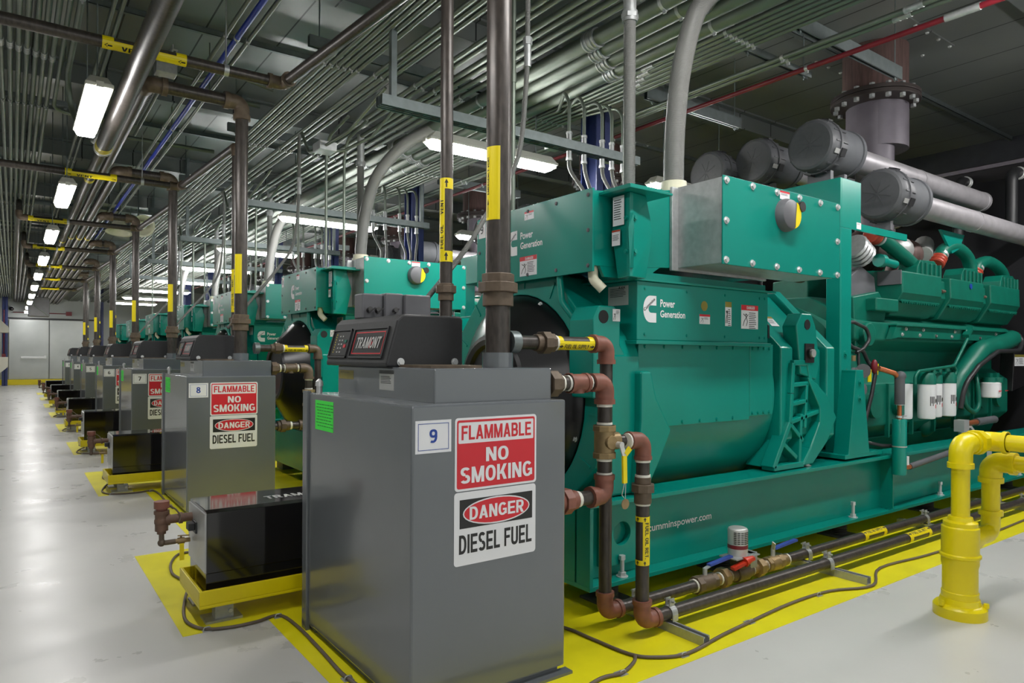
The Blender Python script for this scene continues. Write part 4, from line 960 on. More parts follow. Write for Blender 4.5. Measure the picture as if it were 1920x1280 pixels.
    bo = build('pipe_plug', MB().box(4.02, 2.412, 1.19, 4.12, 2.42, 1.31).cyl((4.07, 2.412, 1.25), (4.07, 2.395, 1.25), .036, 18), 'sblack', de)
    build('plug_ring', MB().cyl((4.07, 2.396, 1.25), (4.07, 2.385, 1.25), .026, 18), 'plate', bo)
    sl = (XP, Vector((0, .70, .715)).normalized(), Vector((0, -.715, .70)).normalized())
    oc = oct_(.70); pA, pB = max(oc, key=lambda p: -p[0] + .2 * p[1]), None
    yb, zb = cy - .70 * math.cos(PI / 8), cz + .70 * math.sin(PI / 8)
    for i, (x, k, hd) in enumerate(((3.96, .22, 'gold'), (4.17, .03, None))):
        q = Vector((x, yb, zb)) + sl[1] * k; small_label(de, at(q, sl, 0, 0, .002), sl, .11, .09, hd, 'warning_label', False, 20 + i)
    # feet
    def foot(xs, ribs, nm='mounting_foot'):
        f = MB().prism(xs, 'y', 2.50, 2.62)
        n_ = len(xs); c = (sum(p[0] for p in xs) / n_, sum(p[1] for p in xs) / n_)
        for a, b in zip(xs, xs[1:] + xs[:1]):
            f.bar((a[0], 2.46, a[1]), (b[0], 2.46, b[1]), .035, .09, (0, 1, 0))
        for a, b in ribs: f.bar((a[0], 2.46, a[1]), (b[0], 2.46, b[1]), .027, .08, (0, 1, 0))
        return build(nm, f, G, g, .005)
    ft = foot([(3.90, 1.19), (4.06, 1.19), (4.09, 1.08), (4.22, .90), (4.22, .82), (4.10, .64), (4.02, .555), (3.70, .555), (3.87, .82), (3.885, 1.0)],
         [((3.88, 1.05), (4.08, 1.06)), ((3.87, .93), (4.06, .95)), ((3.87, .82), (4.21, .88)), ((3.87, .82), (4.02, .70)), ((4.0, .87), (3.98, .56)), ((3.80, .70), (3.95, .60)), ((4.06, 1.06), (4.04, .78))])
    build('foot_edge', MB().prism([(4.05, 1.10), (4.15, 1.06), (4.27, .98), (4.39, .83), (4.28, .68), (4.11, .55), (4.00, .55), (4.09, .65), (4.19, .81), (4.19, .90), (4.07, 1.06)], 'y', 2.412, 2.60), G, ft, .006)
    for p in ((3.98, 2.50, 1.13), (3.97, 2.50, 1.0), (3.96, 2.50, .89)): screws(ft, [p], -YP, .04, G, 'bolt')
    screws(ft, [(4.10, 2.45, .535)], ZP, .02, 'chrome', 'bolt')
    ft = build('mounting_foot', MB().prism([(2.38, 1.02), (2.48, 1.02), (2.60, .98), (2.74, .84), (2.60, .62), (2.56, .535), (2.34, .535)], 'y', 2.44, 2.60), G, g, .012)
    build('foot_edge', MB().prism([(2.53, 1.15), (2.60, 1.15), (2.64, 1.015), (2.755, .842), (2.66, .68), (2.58, .56), (2.50, .54), (2.53, .9)], 'y', 2.39, 2.50), G, ft, .012)
    # --- neck with the lower brand panel
    nk = MB().box(2.505, 2.40, 1.305, 3.60, 3.80, 1.60); neck = build('neck_box', nk, G, g, .004)
    build('sill', MB().box(2.49, 2.388, 1.285, 3.62, 3.8, 1.305).box(2.46, 2.385, 1.60, 3.66, 3.82, 1.612).box(2.52, 2.43, 1.612, 3.62, 3.78, 1.65), G, neck, .002)
    screws(neck, [(2.56 + .33 * i * .97, 2.40, z) for i in range(4) for z in (1.335, 1.565)] + [(3.57, 2.40, z) for z in (1.335, 1.565)], -YP, .006, G)
    brand(neck, Vector((2.548, 2.40, 1.395)), FRONT, .135)
    small_label(neck, at((2.98, 2.40, 1.40), FRONT, 0, 0), FRONT, .088, .052, 'red', 'warning_label', True, 31)
    build('round_sticker', MB().cyl((3.02, 2.40, 1.497), (3.02, 2.399, 1.497), .027, 24), 'gold', neck)
    small_label(neck, at((3.20, 2.40, 1.395), FRONT, 0, 0), FRONT, .055, .135, 'gold', 'warning_label', True, 32)
    wl = small_label(neck, at((3.345, 2.40, 1.385), FRONT, 0, 0), FRONT, .158, .135, 'red', 'warning_label', True, 33)
    lettering([('DANGER', at((3.345, 2.40, 1.385), FRONT, .05, .112, .0016), XP * .075, ZP * .017, .01)], 'white', wl)
    ak = small_label(neck, at((2.505, 2.605, 1.483), LEFTF, 0, 0), LEFTF, .145, .098, None, 'rating_plate', False, 34, .2, 'plate'); lettering([('AVK', (2.5035, 2.53, 1.566), -YP * .05, ZP * .012)], 'sblack', ak)
    # --- terminal box
    tb = MB()._loft([[(x, 2.45, z0), (x, 2.45, z1), (x, 3.44, z1), (x, 3.44, z0)] for x, z0, z1 in ((2.256, 1.66, 2.022), (2.35, 1.66, 2.03), (2.795, 1.69, 2.10), (3.62, 1.69, 2.10))], False)
    term = build('terminal_box', tb, G, g, .003)
    build('skirt', MB().box(2.42, 2.44, 1.61, 2.62, 2.60, 1.70).prism([(2.36, 1.70), (2.62, 1.70), (2.75, 1.70), (2.68, 1.66), (2.63, 1.61), (2.33, 1.61), (2.30, 1.66), (2.26, 1.70)], 'y', 2.452, 2.47), G, term)
    ep = build('end_panel', MB().box(2.240, 2.44, 1.630, 2.254, 3.45, 2.030), G, g, .002)
    screws(ep, [(2.24, y, z) for y in (2.47, 2.71, 2.95, 3.19, 3.42) for z in (1.66, 2.0)] + [(2.24, 2.47, 1.83), (2.24, 3.42, 1.83)], -XP, .007, 'sgrey')
    brand(ep, Vector((2.24, 3.14, 1.775)), LEFTF, .135)
    wl = small_label(ep, at((2.24, 3.02, 1.655), LEFTF, 0, 0), LEFTF, .15, .105, 'red', 'warning_label', True, 41)
    lettering([('DANGER', at((2.24, 3.02, 1.655), LEFTF, .05, .085, .0016), -YP * .07, ZP * .014, .01)], 'white', wl)
    small_label(ep, at((2.24, 2.98, 1.955), LEFTF, 0, 0), LEFTF, .082, .045, 'red', 'warning_label', True, 42)
    # hex corner column
    R_ = []
    for z, dx, dy in ((1.60, .13, .10), (1.835, .18, .145), (2.0, .13, .10)):
        R_.append([(2.352, 2.302, z), (2.372, 2.302, z), (2.352 + dx, 2.302 + .02, z), (2.352 + dx, 2.302 + dy, z), (2.352 + .02, 2.302 + dy, z), (2.352, 2.322, z)])
    hexc = build('corner_column', MB()._loft(R_, False), G, g, .004)
    build('corner_trim', MB()._loft([[(2.352 - w, 2.302, z), (2.362, 2.302 - .014, z), (2.372 + w, 2.302, z), (2.362, 2.32, z)] for z, w in ((1.64, .0), (1.83, .010), (1.90, .0))], False), G, hexc)
    build('column_cap', MB().box(2.29, 2.24, 2.0, 2.58, 2.50, 2.012).box(2.32, 2.27, 2.012, 2.55, 2.48, 2.03), G, g, .002)
    screws(hexc, [(2.352, 2.325, z) for z in (1.72, 1.88)], -XP, .010, G); screws(hexc, [(2.385, 2.302, z) for z in (1.72, 1.88)], -YP, .010, G)
    la = (-YP, Vector((-.0, .0, 1)), -XP)
    small_label(hexc, at((2.348, 2.412, 1.85), LEFTF, 0, 0), LEFTF, .075, .14, None, 'rating_plate', False, 45)
    small_label(hexc, at((2.348, 2.418, 1.755), LEFTF, 0, 0), LEFTF, .055, .075, 'hose', 'warning_label', False, 46, .12)
    # galvanized breaker box
    gb = MB().box(2.795, 2.43, 1.675, 3.63, 2.45, 2.115).box(2.842, 2.15, 1.69, 3.918, 2.44, 2.118); gal = build('breaker_box', gb, 'galv', g, .004)
    fc = build('breaker_cover', MB().box(2.835, 2.142, 1.683, 3.922, 2.15, 2.123), G, gal, .0015)
    GX = 2.836; xs = [2.86, 3.075, 3.29, 3.50, 3.71, 3.895]
    for p in [(x, 2.142, z) for x in xs for z in (1.705, 2.10)] + [(2.86, 2.142, 1.90), (3.895, 2.142, 1.90)]: screws(gal, [p], -YP, .013)
    sw = build('rotary_switch', MB().lathe((3.36, 2.142, 1.985), -YP, [(0, .088), (.02, .088), (.045, .078), (.05, .07), (.05, .001)], 28), 'sgrey', gal)
    seg = [(3.36 + .0, 0)]
    P_ = [(3.36 + .076 * math.cos(a), 1.985 + .076 * math.sin(a)) for a in [(-1.25 + 2.3 * k / 10) for k in range(11)]]
    build('switch_face', MB().prism(P_, 'y', 2.0895, 2.0955), 'label', sw)
    build('knob', MB().cyl((3.445, 2.142, 2.035), (3.445, 2.085, 2.035), .028, 18), 'sblack', sw)
    small_label(gal, at((3.315, 2.1405, 2.07), FRONT, 0, 0), FRONT, .09, .045, 'red', 'warning_label', False, 47)
    build('conduit_hub', MB().cyl((3.0, 2.60, 2.10), (3.0, 2.60, 2.16), .085, 12).cyl((3.0, 2.6, 2.16), (3.0, 2.6, 2.20), .072, 24), 'cream', gal)
    build('conduit_hub', MB().cyl((2.80, 2.75, 2.10), (2.80, 2.75, 2.13), .06, 20), 'galv', term)
    build('lead_boot', MB().tube([(2.30, 2.50, 1.66), (2.30, 2.50, 1.60), (2.34, 2.47, 1.55)], .025, 10, .05), 'cream', term)
    build('flexible_lead', MB().tube([(2.27, 2.72, 1.65), (2.27, 2.70, 1.5), (2.30, 2.62, 1.40), (2.32, 2.60, 1.34)], .018, 10, .08).cyl((2.31, 2.58, 1.32), (2.33, 2.62, 1.36), .035, 12), G, term)
    # --- cross frame for the air cleaners
    for y0 in (3.64, 2.50):
        fr_ = build('frame_post', MB().box(4.585, y0, .56, 4.60, y0 + .1, 2.12).box(4.60, y0, .56, 4.735, y0 + .014, 2.12), G, g, .003)
    build('cross_beam', MB().box(4.585, 2.50, 2.12, 4.60, 3.74, 2.46).box(4.60, 2.50, 2.12, 4.86, 2.514, 2.46).box(4.60, 2.514, 2.445, 4.80, 3.74, 2.46).box(4.60, 3.726, 2.12, 4.86, 3.74, 2.46), G, g, .003)
    build('beam_opening', MB().box(4.582, 2.75, 2.30, 4.5845, 2.95, 2.38), 'dark', fr_)
    build('bracket_arm', MB().box(4.86, 2.50, 2.12, 5.55, 2.514, 2.17).prism([(6.62, 2.36), (7.12, 2.36), (7.0, 2.22), (6.86, 2.17)], 'y', 2.70, 2.72), G, g)
    small_label(fr_, at((4.80, 2.50, 2.13), FRONT, 0, 0), FRONT, .06, .045, None, 'warning_label', False, 48)
    sp_ = build('post_gusset', MB()._loft([[(4.64 - w, 2.42 - .02, z), (4.68 + w, 2.40, z), (4.68 + w, 2.41 + .10, z), (4.64 - w, 2.51, z)] for z, w in ((.57, .12), (.62, .11), (1.12, .03), (1.14, .03))], False).box(4.48, 2.40, .545, 4.98, 2.66, .575), G, g, .004)
    for p in ((4.66, 2.40, .95), (4.66, 2.40, 1.06), (4.66, 2.5, 1.25)): screws(sp_, [p], -YP, .016, G, 'bolt')
    # --- engine
    E = 'egreen'
    half = [(2.78, .58), (2.66, .70), (2.66, 1.02), (2.80, 1.12), (2.80, 1.28), (2.64, 1.36), (2.64, 1.50), (2.86, 1.62), (3.0, 1.70)]
    sec = half + [(2 * cy - y, z) for y, z in reversed(half)]
    eng = build('engine_block', MB().prism(sec, 'x', 5.05, 8.05), E, g, .012)
    build('bell_housing', MB().lathe((4.62, cy, cz), XP, [(0, .60), (.05, .64), (.30, .60), (.43, .52)], 32), E, g)
    build('oil_pan', MB().prism([(2.80, .40), (2.72, .60), (3.52, .60), (3.44, .40)], 'x', 5.2, 7.9), E, eng, .01)
    det = MB()
    for i in range(7): det.cyl((5.35 + i * .4, 2.66, .86), (5.35 + i * .4, 2.62, .86), .10, 18); det.box(5.17 + i * .4, 2.64, .60, 5.19 + i * .4, 2.67, 1.02)
    build('access_cover', det, E, eng)
    # aftercooler trunk in three sections on both sides
    for s in (1, -1):
        f = lambda y: cy + (y - cy) * s
        tr = MB()
        prof = [(2.80, 1.925), (2.555, 1.905), (2.55, 1.735), (2.595, 1.66), (2.655, 1.56), (2.74, 1.545), (2.90, 1.64), (2.90, 1.93)]
        for x0, x1 in ((5.60, 6.29), (6.46, 7.155), (7.31, 8.02)): tr.prism([(f(y), z) for y, z in prof], 'x', x0, x1)
        p2 = [(2.80, 1.90), (2.60, 1.88), (2.59, 1.73), (2.63, 1.66), (2.68, 1.58), (2.75, 1.56), (2.90, 1.66), (2.90, 1.90)]
        for x0, x1 in ((6.29, 6.46), (7.155, 7.31)): tr.prism([(f(y), z) for y, z in p2], 'x', x0, x1)
        tk = build('aftercooler', tr, E, g, .010)
        if s == 1:
            bl = MB()
            for x0, x1 in ((5.62, 6.28), (6.48, 7.14), (7.33, 8.0)):
                n_ = 16
                for i in range(n_): xx = x0 + (x1 - x0) * (i + .5) / n_; bl.hexa((xx, 2.588, 1.668), (xx, 2.57, 1.662), .011)
                bl.box(x0 - .01, 2.572, 1.672, x1 + .01, 2.60, 1.684)
            build('bolt', bl, E, tk)
            for x in (6.375, 7.23): build('vee_clamp', MB().box(x - .045, 2.585, 1.78, x + .045, 2.61, 1.80).cyl((x - .03, 2.58, 1.79), (x + .03, 2.58, 1.79), .014, 8), 'malle', tk)
            build('round_badge', MB().cyl((6.86, 2.551, 1.86), (6.86, 2.546, 1.86), .024, 18), 'blue', tk)
            build('end_cover', MB().box(5.585, 2.56, 1.80, 5.60, 2.74, 1.91), 'sgrey', tk)
        # ribbed elbow bases and crossover tubes
        for x, pts in ((6.33, [(5.58, 2.19), (5.72, 2.17), (6.12, 2.05), (6.34, 1.96)]), (7.20, [(6.72, 2.12), (6.80, 2.20), (7.02, 2.25), (7.27, 2.20), (7.38, 2.10), (7.40, 1.96)]), (8.10, [(7.50, 2.06), (7.56, 2.13), (7.80, 2.18), (8.08, 2.13), (8.20, 2.04), (8.22, 1.96)])):
            cb = MB().prism([(x - .22, 1.90), (x + .22, 1.90), (x + .20, 2.0), (x + .10, 2.06), (x - .16, 2.05), (x - .21, 1.99)], 'y', min(f(2.67), f(2.83)), max(f(2.67), f(2.83)))
            for q in range(5): cb.box(x - .17 + q * .085, min(f(2.65), f(2.70)), 1.90, x - .145 + q * .085, max(f(2.65), f(2.70)), 2.03)
            build('elbow_base', cb, E, g, .006)
            build('crossover_tube', MB().tube(smooth([(a, f(2.75), b) for a, b in pts], 4), .056, 16), E, g)
            a, b = pts[0]; dd = (Vector((pts[1][0], 0, pts[1][1])) - Vector((a, 0, b))).normalized(); ho = MB()
            for q in range(3): ho.lathe(Vector((a, f(2.75), b)) - dd * (.034 * q - .01), -dd, [(0, .056), (.010, .066), (.022, .066), (.032, .056)], 16)
            sh = build('silicone_hose', ho, 'hose', g)
            build('hose_clamp', MB().cyl(Vector((a, f(2.75), b)) + dd * .03, Vector((a, f(2.75), b)) + dd * .055, .061, 16), 'chrome', sh)
    # turbos and exhaust clutter in the vee
    for x, y in ((5.75, 2.95), (6.55, 2.95), (5.75, 3.35), (6.55, 3.35)):
        build('turbocharger', MB().sph((x, y, 2.155), .145, 16, (1, .9, .95)).cyl((x, y, 2.15), (x + .22, y, 2.12), .10, 16).tube([(x - .1, y, 2.12), (x - .22, y, 2.05), (x - .3, y, 1.9)], .07, 12, .08), 'stack', g)
    cl = MB()
    for q in range(4): cl.lathe((5.32 + q * .04, 2.80, 2.10 - q * .02), Vector((1, 0, -.5)), [(0, .10), (.015, .112), (.03, .10)], 16)
    build('exhaust_bellows', cl, 'galv', g)
    build('exhaust_shield', MB().sph((6.22, 2.88, 2.16), .15, 14, (1.1, .8, .8)).cyl((6.62, 2.85, 2.14), (7.0, 3.0, 2.30), .085, 14), 'plate', g)
    build('starter_bracket', MB().prism([(5.10, 1.46), (5.56, 1.56), (5.50, 1.86), (5.30, 1.93), (5.06, 1.80)], 'y', 2.72, 2.80), 'sgrey', g, .006)
    build('lift_pump', MB().cyl((5.42, 2.62, 1.97), (5.62, 2.62, 1.96), .032, 14).cyl((5.36, 2.62, 1.97), (5.42, 2.62, 1.97), .05, 14), G, g)
    ar = MB().prism([(5.42, 1.55), (5.58, 1.61), (5.50, 1.70), (5.30, 1.66)], 'y', 2.60, 2.72)
    build('cylinder_head', MB().prism([(5.10, 1.30), (5.50, 1.38), (5.58, 1.62), (5.45, 1.74), (5.06, 1.68)], 'y', 2.66, 2.76).cyl((5.20, 2.66, 1.40), (5.20, 2.60, 1.40), .09, 18).box(5.25, 2.58, 1.58, 5.60, 2.7, 1.68), E, eng, .01)
    # fuel rail strip with bolts
    rl = build('fuel_rail', MB().box(5.58, 2.60, 1.385, 8.08, 2.64, 1.48).box(5.56, 2.575, 1.475, 8.09, 2.64, 1.485), E, g, .003)
    screws(rl, [(5.70 + i * .30 + (j % 2) * .06, 2.60, 1.41 + .045 * (j % 2)) for i in range(8) for j in range(3) if (i + j) % 3], -YP, .011, 'plate', 'bolt')
    build('bracket_stop', MB().prism([(5.50, 1.37), (5.60, 1.385), (5.66, 1.48), (5.58, 1.49)], 'y', 2.585, 2.63), E, rl)
    build('fuel_line', MB().tube([(6.84, 2.58, 1.47), (6.80, 2.55, 1.40), (6.45, 2.52, 1.16), (5.80, 2.52, 1.12), (5.74, 2.52, 1.08), (5.74, 2.52, 1.02)], .013, 8, .05).tube([(6.46, 2.53, 1.17), (6.52, 2.53, 1.12), (6.50, 2.53, 1.08)], .013, 8, .03).bar((6.90, 2.57, 1.49), (6.78, 2.56, 1.42), .05, .03), E, g)
    # filters
    for x, y, hd in ((5.84, 2.64, .0), (6.01, 2.55, 1), (6.25, 2.60, 1), (6.47, 2.58, 1)):
        r = .066 if hd else .055
        c = build('spin_on_filter', MB().lathe((x, y, .73), ZP, [(0, r - .02), (.006, r - .004), (.02, r), (.285, r), (.285, r - .01)], 24), 'white', g)
        if hd:
            build('filter_head', MB().lathe((x, y, 1.012), ZP, [(0, r + .002), (.065, r + .002), (.09, r - .015), (.10, .022), (.125, .018), (.13, .001)], 24).cyl((x + .05, y - .03, 1.09), (x + .05, y - .03, 1.13), .018, 10), E, c)
            lg = MB()
            for q in range(4):
                a = -2.3 + q * .17
                p = Vector((x + (r + .0005) * math.cos(a), y + (r + .0005) * math.sin(a), .84 + .02 * (q % 2))); lg.bar(p, p + ZP * (.075 - .02 * (q % 2)), .006, .0012, (math.cos(a), math.sin(a), 0))
            build('print', lg, 'sblack', c)
            p = Vector((x + r * math.cos(-1.4), y + r * math.sin(-1.4), .88)); build('mark', MB().sph(p, .016, 10, (.8, .2, 1.2)), 'sblack', c)
            p = Vector((x + r * math.cos(-1.4), y + r * math.sin(-1.4), .82)); build('mark', MB().bar(p, p + ZP * .03, .014, .002, (.17, -1, 0)), 'red', c)
    for x in (7.27, 7.42):
        c = build('spin_on_filter', MB().lathe((x, 2.54 + (x - 7.27) * .3, .865), ZP, [(0, .07), (.008, .078), (.135, .08), (.14, .07)], 22), 'white', g)
        build('filter_head', MB().cyl((x, 2.55, 1.0), (x, 2.55, 1.05), .06, 16).box(x - .03, 2.53, 1.03, x + .03, 2.66, 1.09), E, c)
        build('mark', MB().box(x - .03, 2.455, .925, x + .02, 2.462, .933), 'red', c)
    build('drain_hose', MB().tube([(7.05, 2.58, 1.08), (6.98, 2.54, 1.0), (7.0, 2.53, .80), (6.9, 2.53, .74), (6.72, 2.53, .80), (6.68, 2.55, 1.0)], .020, 10, .1), E, g)
    build('coolant_pipe', MB().tube([(6.50, 2.62, .76), (6.75, 2.60, 1.05), (7.15, 2.58, 1.30), (7.6, 2.58, 1.36), (7.95, 2.60, 1.42)], .085, 14, .3), E, g)
    build('black_hose', MB().tube([(6.53, 2.50, .80), (6.56, 2.48, 1.0), (6.85, 2.48, 1.16), (7.3, 2.49, 1.29), (7.85, 2.5, 1.30), (8.0, 2.52, 1.40), (7.98, 2.56, 1.47)], .020, 10, .2), 'rubber', g)
    build('oil_sump_bowl', MB().sph((6.42, 2.74, .66), .12, 18, (1, .7, 1)), E, g)
    cb_ = build('controller_box', MB().prism([(8.05, .90), (8.50, .97), (8.52, 1.30), (8.10, 1.33)], 'y', 2.62, 2.74), 'panel', g, .006)
    small_label(cb_, at((8.10, 2.62, 1.15), FRONT, 0, 0), FRONT, .26, .115, 'gold', 'warning_label', True, 51)
    screws(cb_, [(8.46, 2.62, z) for z in (1.02, 1.14, 1.25, 1.30)], -YP, .014)
    # coolant heater
    ht = build('coolant_heater', MB().lathe((5.085, 2.335, .40), ZP, [(0, .047), (.385, .047), (.39, .044), (.39, .001)], 24), G, g)
    build('heater_band', MB().cyl((5.085, 2.335, .595), (5.085, 2.335, .602), .049, 24).box(5.08, 2.335, .592, 5.12, 2.4, .604), 'plate', ht)
    build('white_label', MB().box(5.095, 2.284, .47, 5.12, 2.30, .53), 'white', ht)
    build('copper_pipe', MB().cyl((5.085, 2.335, .79), (5.085, 2.335, .905), .015, 12), 'copper', ht)
    build('copper_pipe', MB().tube([(5.085, 2.34, 1.08), (5.04, 2.35, 1.115), (4.92, 2.40, 1.15)], .018, 10, .02), 'copper', ht); build('copper_pipe', MB().cyl((5.12, 2.335, .44), (5.24, 2.335, .44), .017, 12), 'copper', ht)
    build('hose_clamp', MB().cyl((5.085, 2.335, .80), (5.085, 2.335, .815), .020, 12).cyl((5.085, 2.335, .89), (5.085, 2.335, .905), .030, 12).bar((5.06, 2.30, .815), (5.11, 2.30, .815), .008, .008), 'chrome', ht)
    build('hose_insulation', MB().tube([(5.085, 2.335, .895), (5.085, 2.335, 1.09), (5.10, 2.335, 1.10)], .033, 14, .01).sph((5.10, 2.335, 1.095), .036, 12).cyl((5.24, 2.335, .44), (6.2, 2.36, .50), .022, 10), 'insul', ht)
    # wiring
    build('wire_loom', MB().tube([(4.74, 2.60, 1.47), (4.90, 2.57, 1.48), (5.06, 2.56, 1.44), (5.10, 2.55, 1.36), (5.0, 2.55, 1.29), (4.90, 2.55, 1.26)], .013, 8, .06).tube([(4.76, 2.60, 1.40), (4.86, 2.56, 1.30), (5.0, 2.55, 1.27), (5.06, 2.55, 1.20), (5.08, 2.5, 1.12), (5.02, 2.5, .95), (4.92, 2.5, .75), (4.84, 2.5, .66)], .014, 8, .06).tube([(4.93, 2.55, 1.27), (4.92, 2.54, 1.15), (4.90, 2.52, 1.02)], .010, 8).tube([(4.84, 2.5, .64), (5.0, 2.42, .60), (5.08, 2.385, .595)], .013, 8), 'rubber', g)
    build('red_boot', MB().sph((5.06, 2.5, 1.16), .03, 10, (.8, .8, 1.8)), 'redp', g)
    build('yellow_tag', MB().box(4.97, 2.5, 1.05, 5.02, 2.505, 1.14).bar((5.10, 2.5, 1.10), (5.11, 2.5, 1.18), .01, .01), 'label', g)
    build('starter_solenoid', MB().cyl((4.80, 2.50, 1.11), (4.80, 2.60, 1.11), .045, 14).cyl((4.90, 2.50, 1.13), (5.0, 2.55, 1.13), .05, 14).cyl((4.88, 2.48, 1.0), (4.88, 2.54, 1.0), .04, 12), 'sgrey', g)
    build('solenoid_cap', MB().cyl((4.80, 2.495, 1.11), (4.80, 2.485, 1.11), .030, 14).box(4.74, 2.49, 1.20, 4.78, 2.5, 1.24), 'brass', g)
    build('coolant_valve', MB().box(6.50, 2.46, .60, 6.60, 2.54, .70).cyl((6.56, 2.5, .54), (6.56, 2.5, .60), .03, 10).bar((6.6, 2.48, .60), (6.75, 2.45, .56), .03, .02).bar((6.62, 2.46, .64), (6.72, 2.44, .55), .02, .02), 'chrome', g)
    build('copper_pipe', MB().cyl((6.56, 2.5, .50), (6.56, 2.5, .58), .020, 10).cyl((6.60, 2.5, .66), (6.85, 2.5, .665), .024, 10), 'copper', g)
    build('hose_insulation', MB().cyl((6.85, 2.5, .665), (7.25, 2.5, .67), .034, 12), 'insul', g)
    # air cleaners
    cleaner(g, 5.36, 2.635, 2.48, 9.0); cleaner(g, 4.93, 2.935, 2.85, 8.15); cleaner(g, 5.24, 3.655, 2.945, 8.0); cleaner(g, 5.05, 4.0, 2.88, 8.6)
    build('support_bracket', MB().box(5.0, 2.72, 2.46, 5.12, 3.9, 2.50).box(5.1, 2.86, 2.5, 5.14, 3.05, 2.67).box(5.3, 2.86, 2.46, 5.34, 3.05, 2.67).box(5.42, 3.56, 2.46, 5.46, 3.75, 2.76).box(5.46, 2.58, 2.21, 5.50, 2.70, 2.31), 'sgrey', g)
    # radiator
    ra = build('radiator', MB().box(8.66, 2.16, .15, 9.35, 4.08, 3.36), 'panel', g, .01)
    build('core_guard', MB().box(8.63, 2.22, .30, 8.655, 4.02, 3.16), 'perf', ra)
    build('header_strip', MB().box(8.62, 2.16, 3.30, 8.66, 4.08, 3.34), 'exh', ra)
    for y in (2.75, 3.25):
        build('coolant_hose', MB().tube([(8.40, y, 2.45), (8.40, y, 3.18), (8.64, y, 3.18)], .055, 14, .12), 'rubber', g)
        build('hose_clamp', MB().lathe((8.56, y, 3.18), XP, [(0, .058), (.004, .068), (.02, .068), (.024, .058)], 16).lathe((8.60, y, 3.18), XP, [(0, .058), (.004, .066), (.014, .066), (.018, .058)], 16), 'chrome', ra)
    screws(ra, [(8.655, 2.19, z) for z in (.5, 1.0, 1.5, 2.0, 2.5, 3.0)], -XP, .012)
    return g
G9 = genset()
GEN = {9: G9}
def exhaust():
    x, y = 6.46, 3.20
    t = thing('exhaust_stack', (x, y, 2.4), '', 'exhaust', 'exhaust stacks over the engines')
    build('down_pipe', MB().cyl((x, y, 2.31), (x, y, 3.56), .163, 32), 'exh', t)
    build('elbow_box', MB().cyl((x + .10, y + .03, 3.16), (x + .10, y + .03, 3.56), .265, 32), 'exh', t)
    fl = build('flange', MB().cyl((x, y, 3.56), (x, y, 3.595), .375, 40).cyl((x, y, 3.60), (x, y, 3.635), .375, 40), 'flange', t, .003)
    b = MB()
    for k in range(16):
        a = 2 * PI * k / 16; p = Vector((x + .33 * math.cos(a), y + .33 * math.sin(a), 3.53)); b.hexa(p, p + ZP * .03, .025); b.hexa(p + ZP * .105, p + ZP * .13, .025)
    build('bolt', b, 'galv', fl)
    build('upper_pipe', MB().cyl((x, y, 3.635), (x, y, 4.08), .275, 32), 'stack', t)
    cp = build('ceiling_plate', MB().box(x - .48, y - .48, 4.068, x + .48, y + .48, 4.08), 'ceil', t)
    screws(cp, [(x + a, y + c, 4.068) for a in (-.45, -.22, 0, .22, .45) for c in (-.45, .45)] + [(x + c, y + a, 4.068) for a in (-.22, 0, .22) for c in (-.45, .45)], -ZP, .012)
    return t
E9 = exhaust(); EX = {9: E9}
for n in UN[1:]:
    d = (0, DG[n], 0); c = dup(G9, d); GEN[n] = c; EX[n] = dup(E9, d)
    for ch in c.children:
        if ch.name.startswith('breaker_box'): ch.location.x -= .26
for n in UN:
    nc = build('number_card', MB().quad((2.2395, 3.43 + DG[n], 1.915), -YP * .07, ZP * .10, -XP, .0012), 'white', GEN[n])
    lettering([(str(n), (2.2375, 3.41 + DG[n], 1.94), -YP * .03, ZP * .048)], 'sblack', nc)
    GEN[n]['label'] = ('large teal green diesel generator set behind the tank numbered nine, nearest the camera' if n == 9 else 'teal green diesel generator set behind the tank numbered %s, %s of the row' % (NW[n], ordn[9 - n]))
    EX[n]['label'] = 'flanged exhaust stack rising to the ceiling over the %s generator' % ('nearest' if n == 9 else ordn[9 - n])
# ---------------------------------------------------------------- ceiling services
ZC = 3.40
STY = [2.9, 4.95, 7.3, 9.8, 12.3, 15.0, 18.0, 21.0, 24.0, 28.0]
def conduit(x, r, y0, y1, z, m, lab, group, nm='conduit', sty=STY, coup=(), end=None):
    pts = [(x, y0, z), (x, y1, z)] + (end or [])
    o = build(nm, MB().tube(pts, r, 12 if r > .03 else 8, .1), m); tag(o, lab, 'conduit', group)
    o0 = ORG[o.name]
    for y in sty:
        if y0 < y < y1 and y < 16:
            b = MB().cyl((x, y - .012, z), (x, y + .012, z), r + .003, 10).box(x - .005, y - .012, z - r - .018, x + .005, y + .012, z - r)
            build('strap', b, 'galv', o)
    for y in coup:
        b = MB().cyl((x, y - .05, z), (x, y + .05, z), r * 1.12, 14)
        for q in (-.05, -.02, .02, .05): b.cyl((x, y + q - .006, z), (x, y + q + .006, z), r * 1.22, 14)
        build('coupling', b, 'galv', o)
    return o
rackL = [-.41, -.355, -.30, -.245, -.19, -.135, -.08, -.027, .024, .072, .125, .175, .227]
for i, x in enumerate(rackL):
    conduit(x, .0175, -2, 33.4, ZC, 'cond', 'thin steel conduit in the wide rack beside the aisle lights, %s from the lights' % (ordn[len(rackL) + 1 - i] if len(rackL) + 1 - i < 12 else ordn[11] if len(rackL) + 1 - i == 12 else 'thirteenth' if len(rackL) + 1 - i == 13 else 'fourteenth'), 'conduits in the aisle rack', coup=(5.85 + .02 * i,))
conduit(.28, .016, -2, 7.1, ZC, 'cond', 'thin conduit bending off sideways just past the nearest aisle light', 'conduits in the aisle rack', end=[(.28, 7.25, ZC - .03), (.48, 7.3, ZC - .05)])
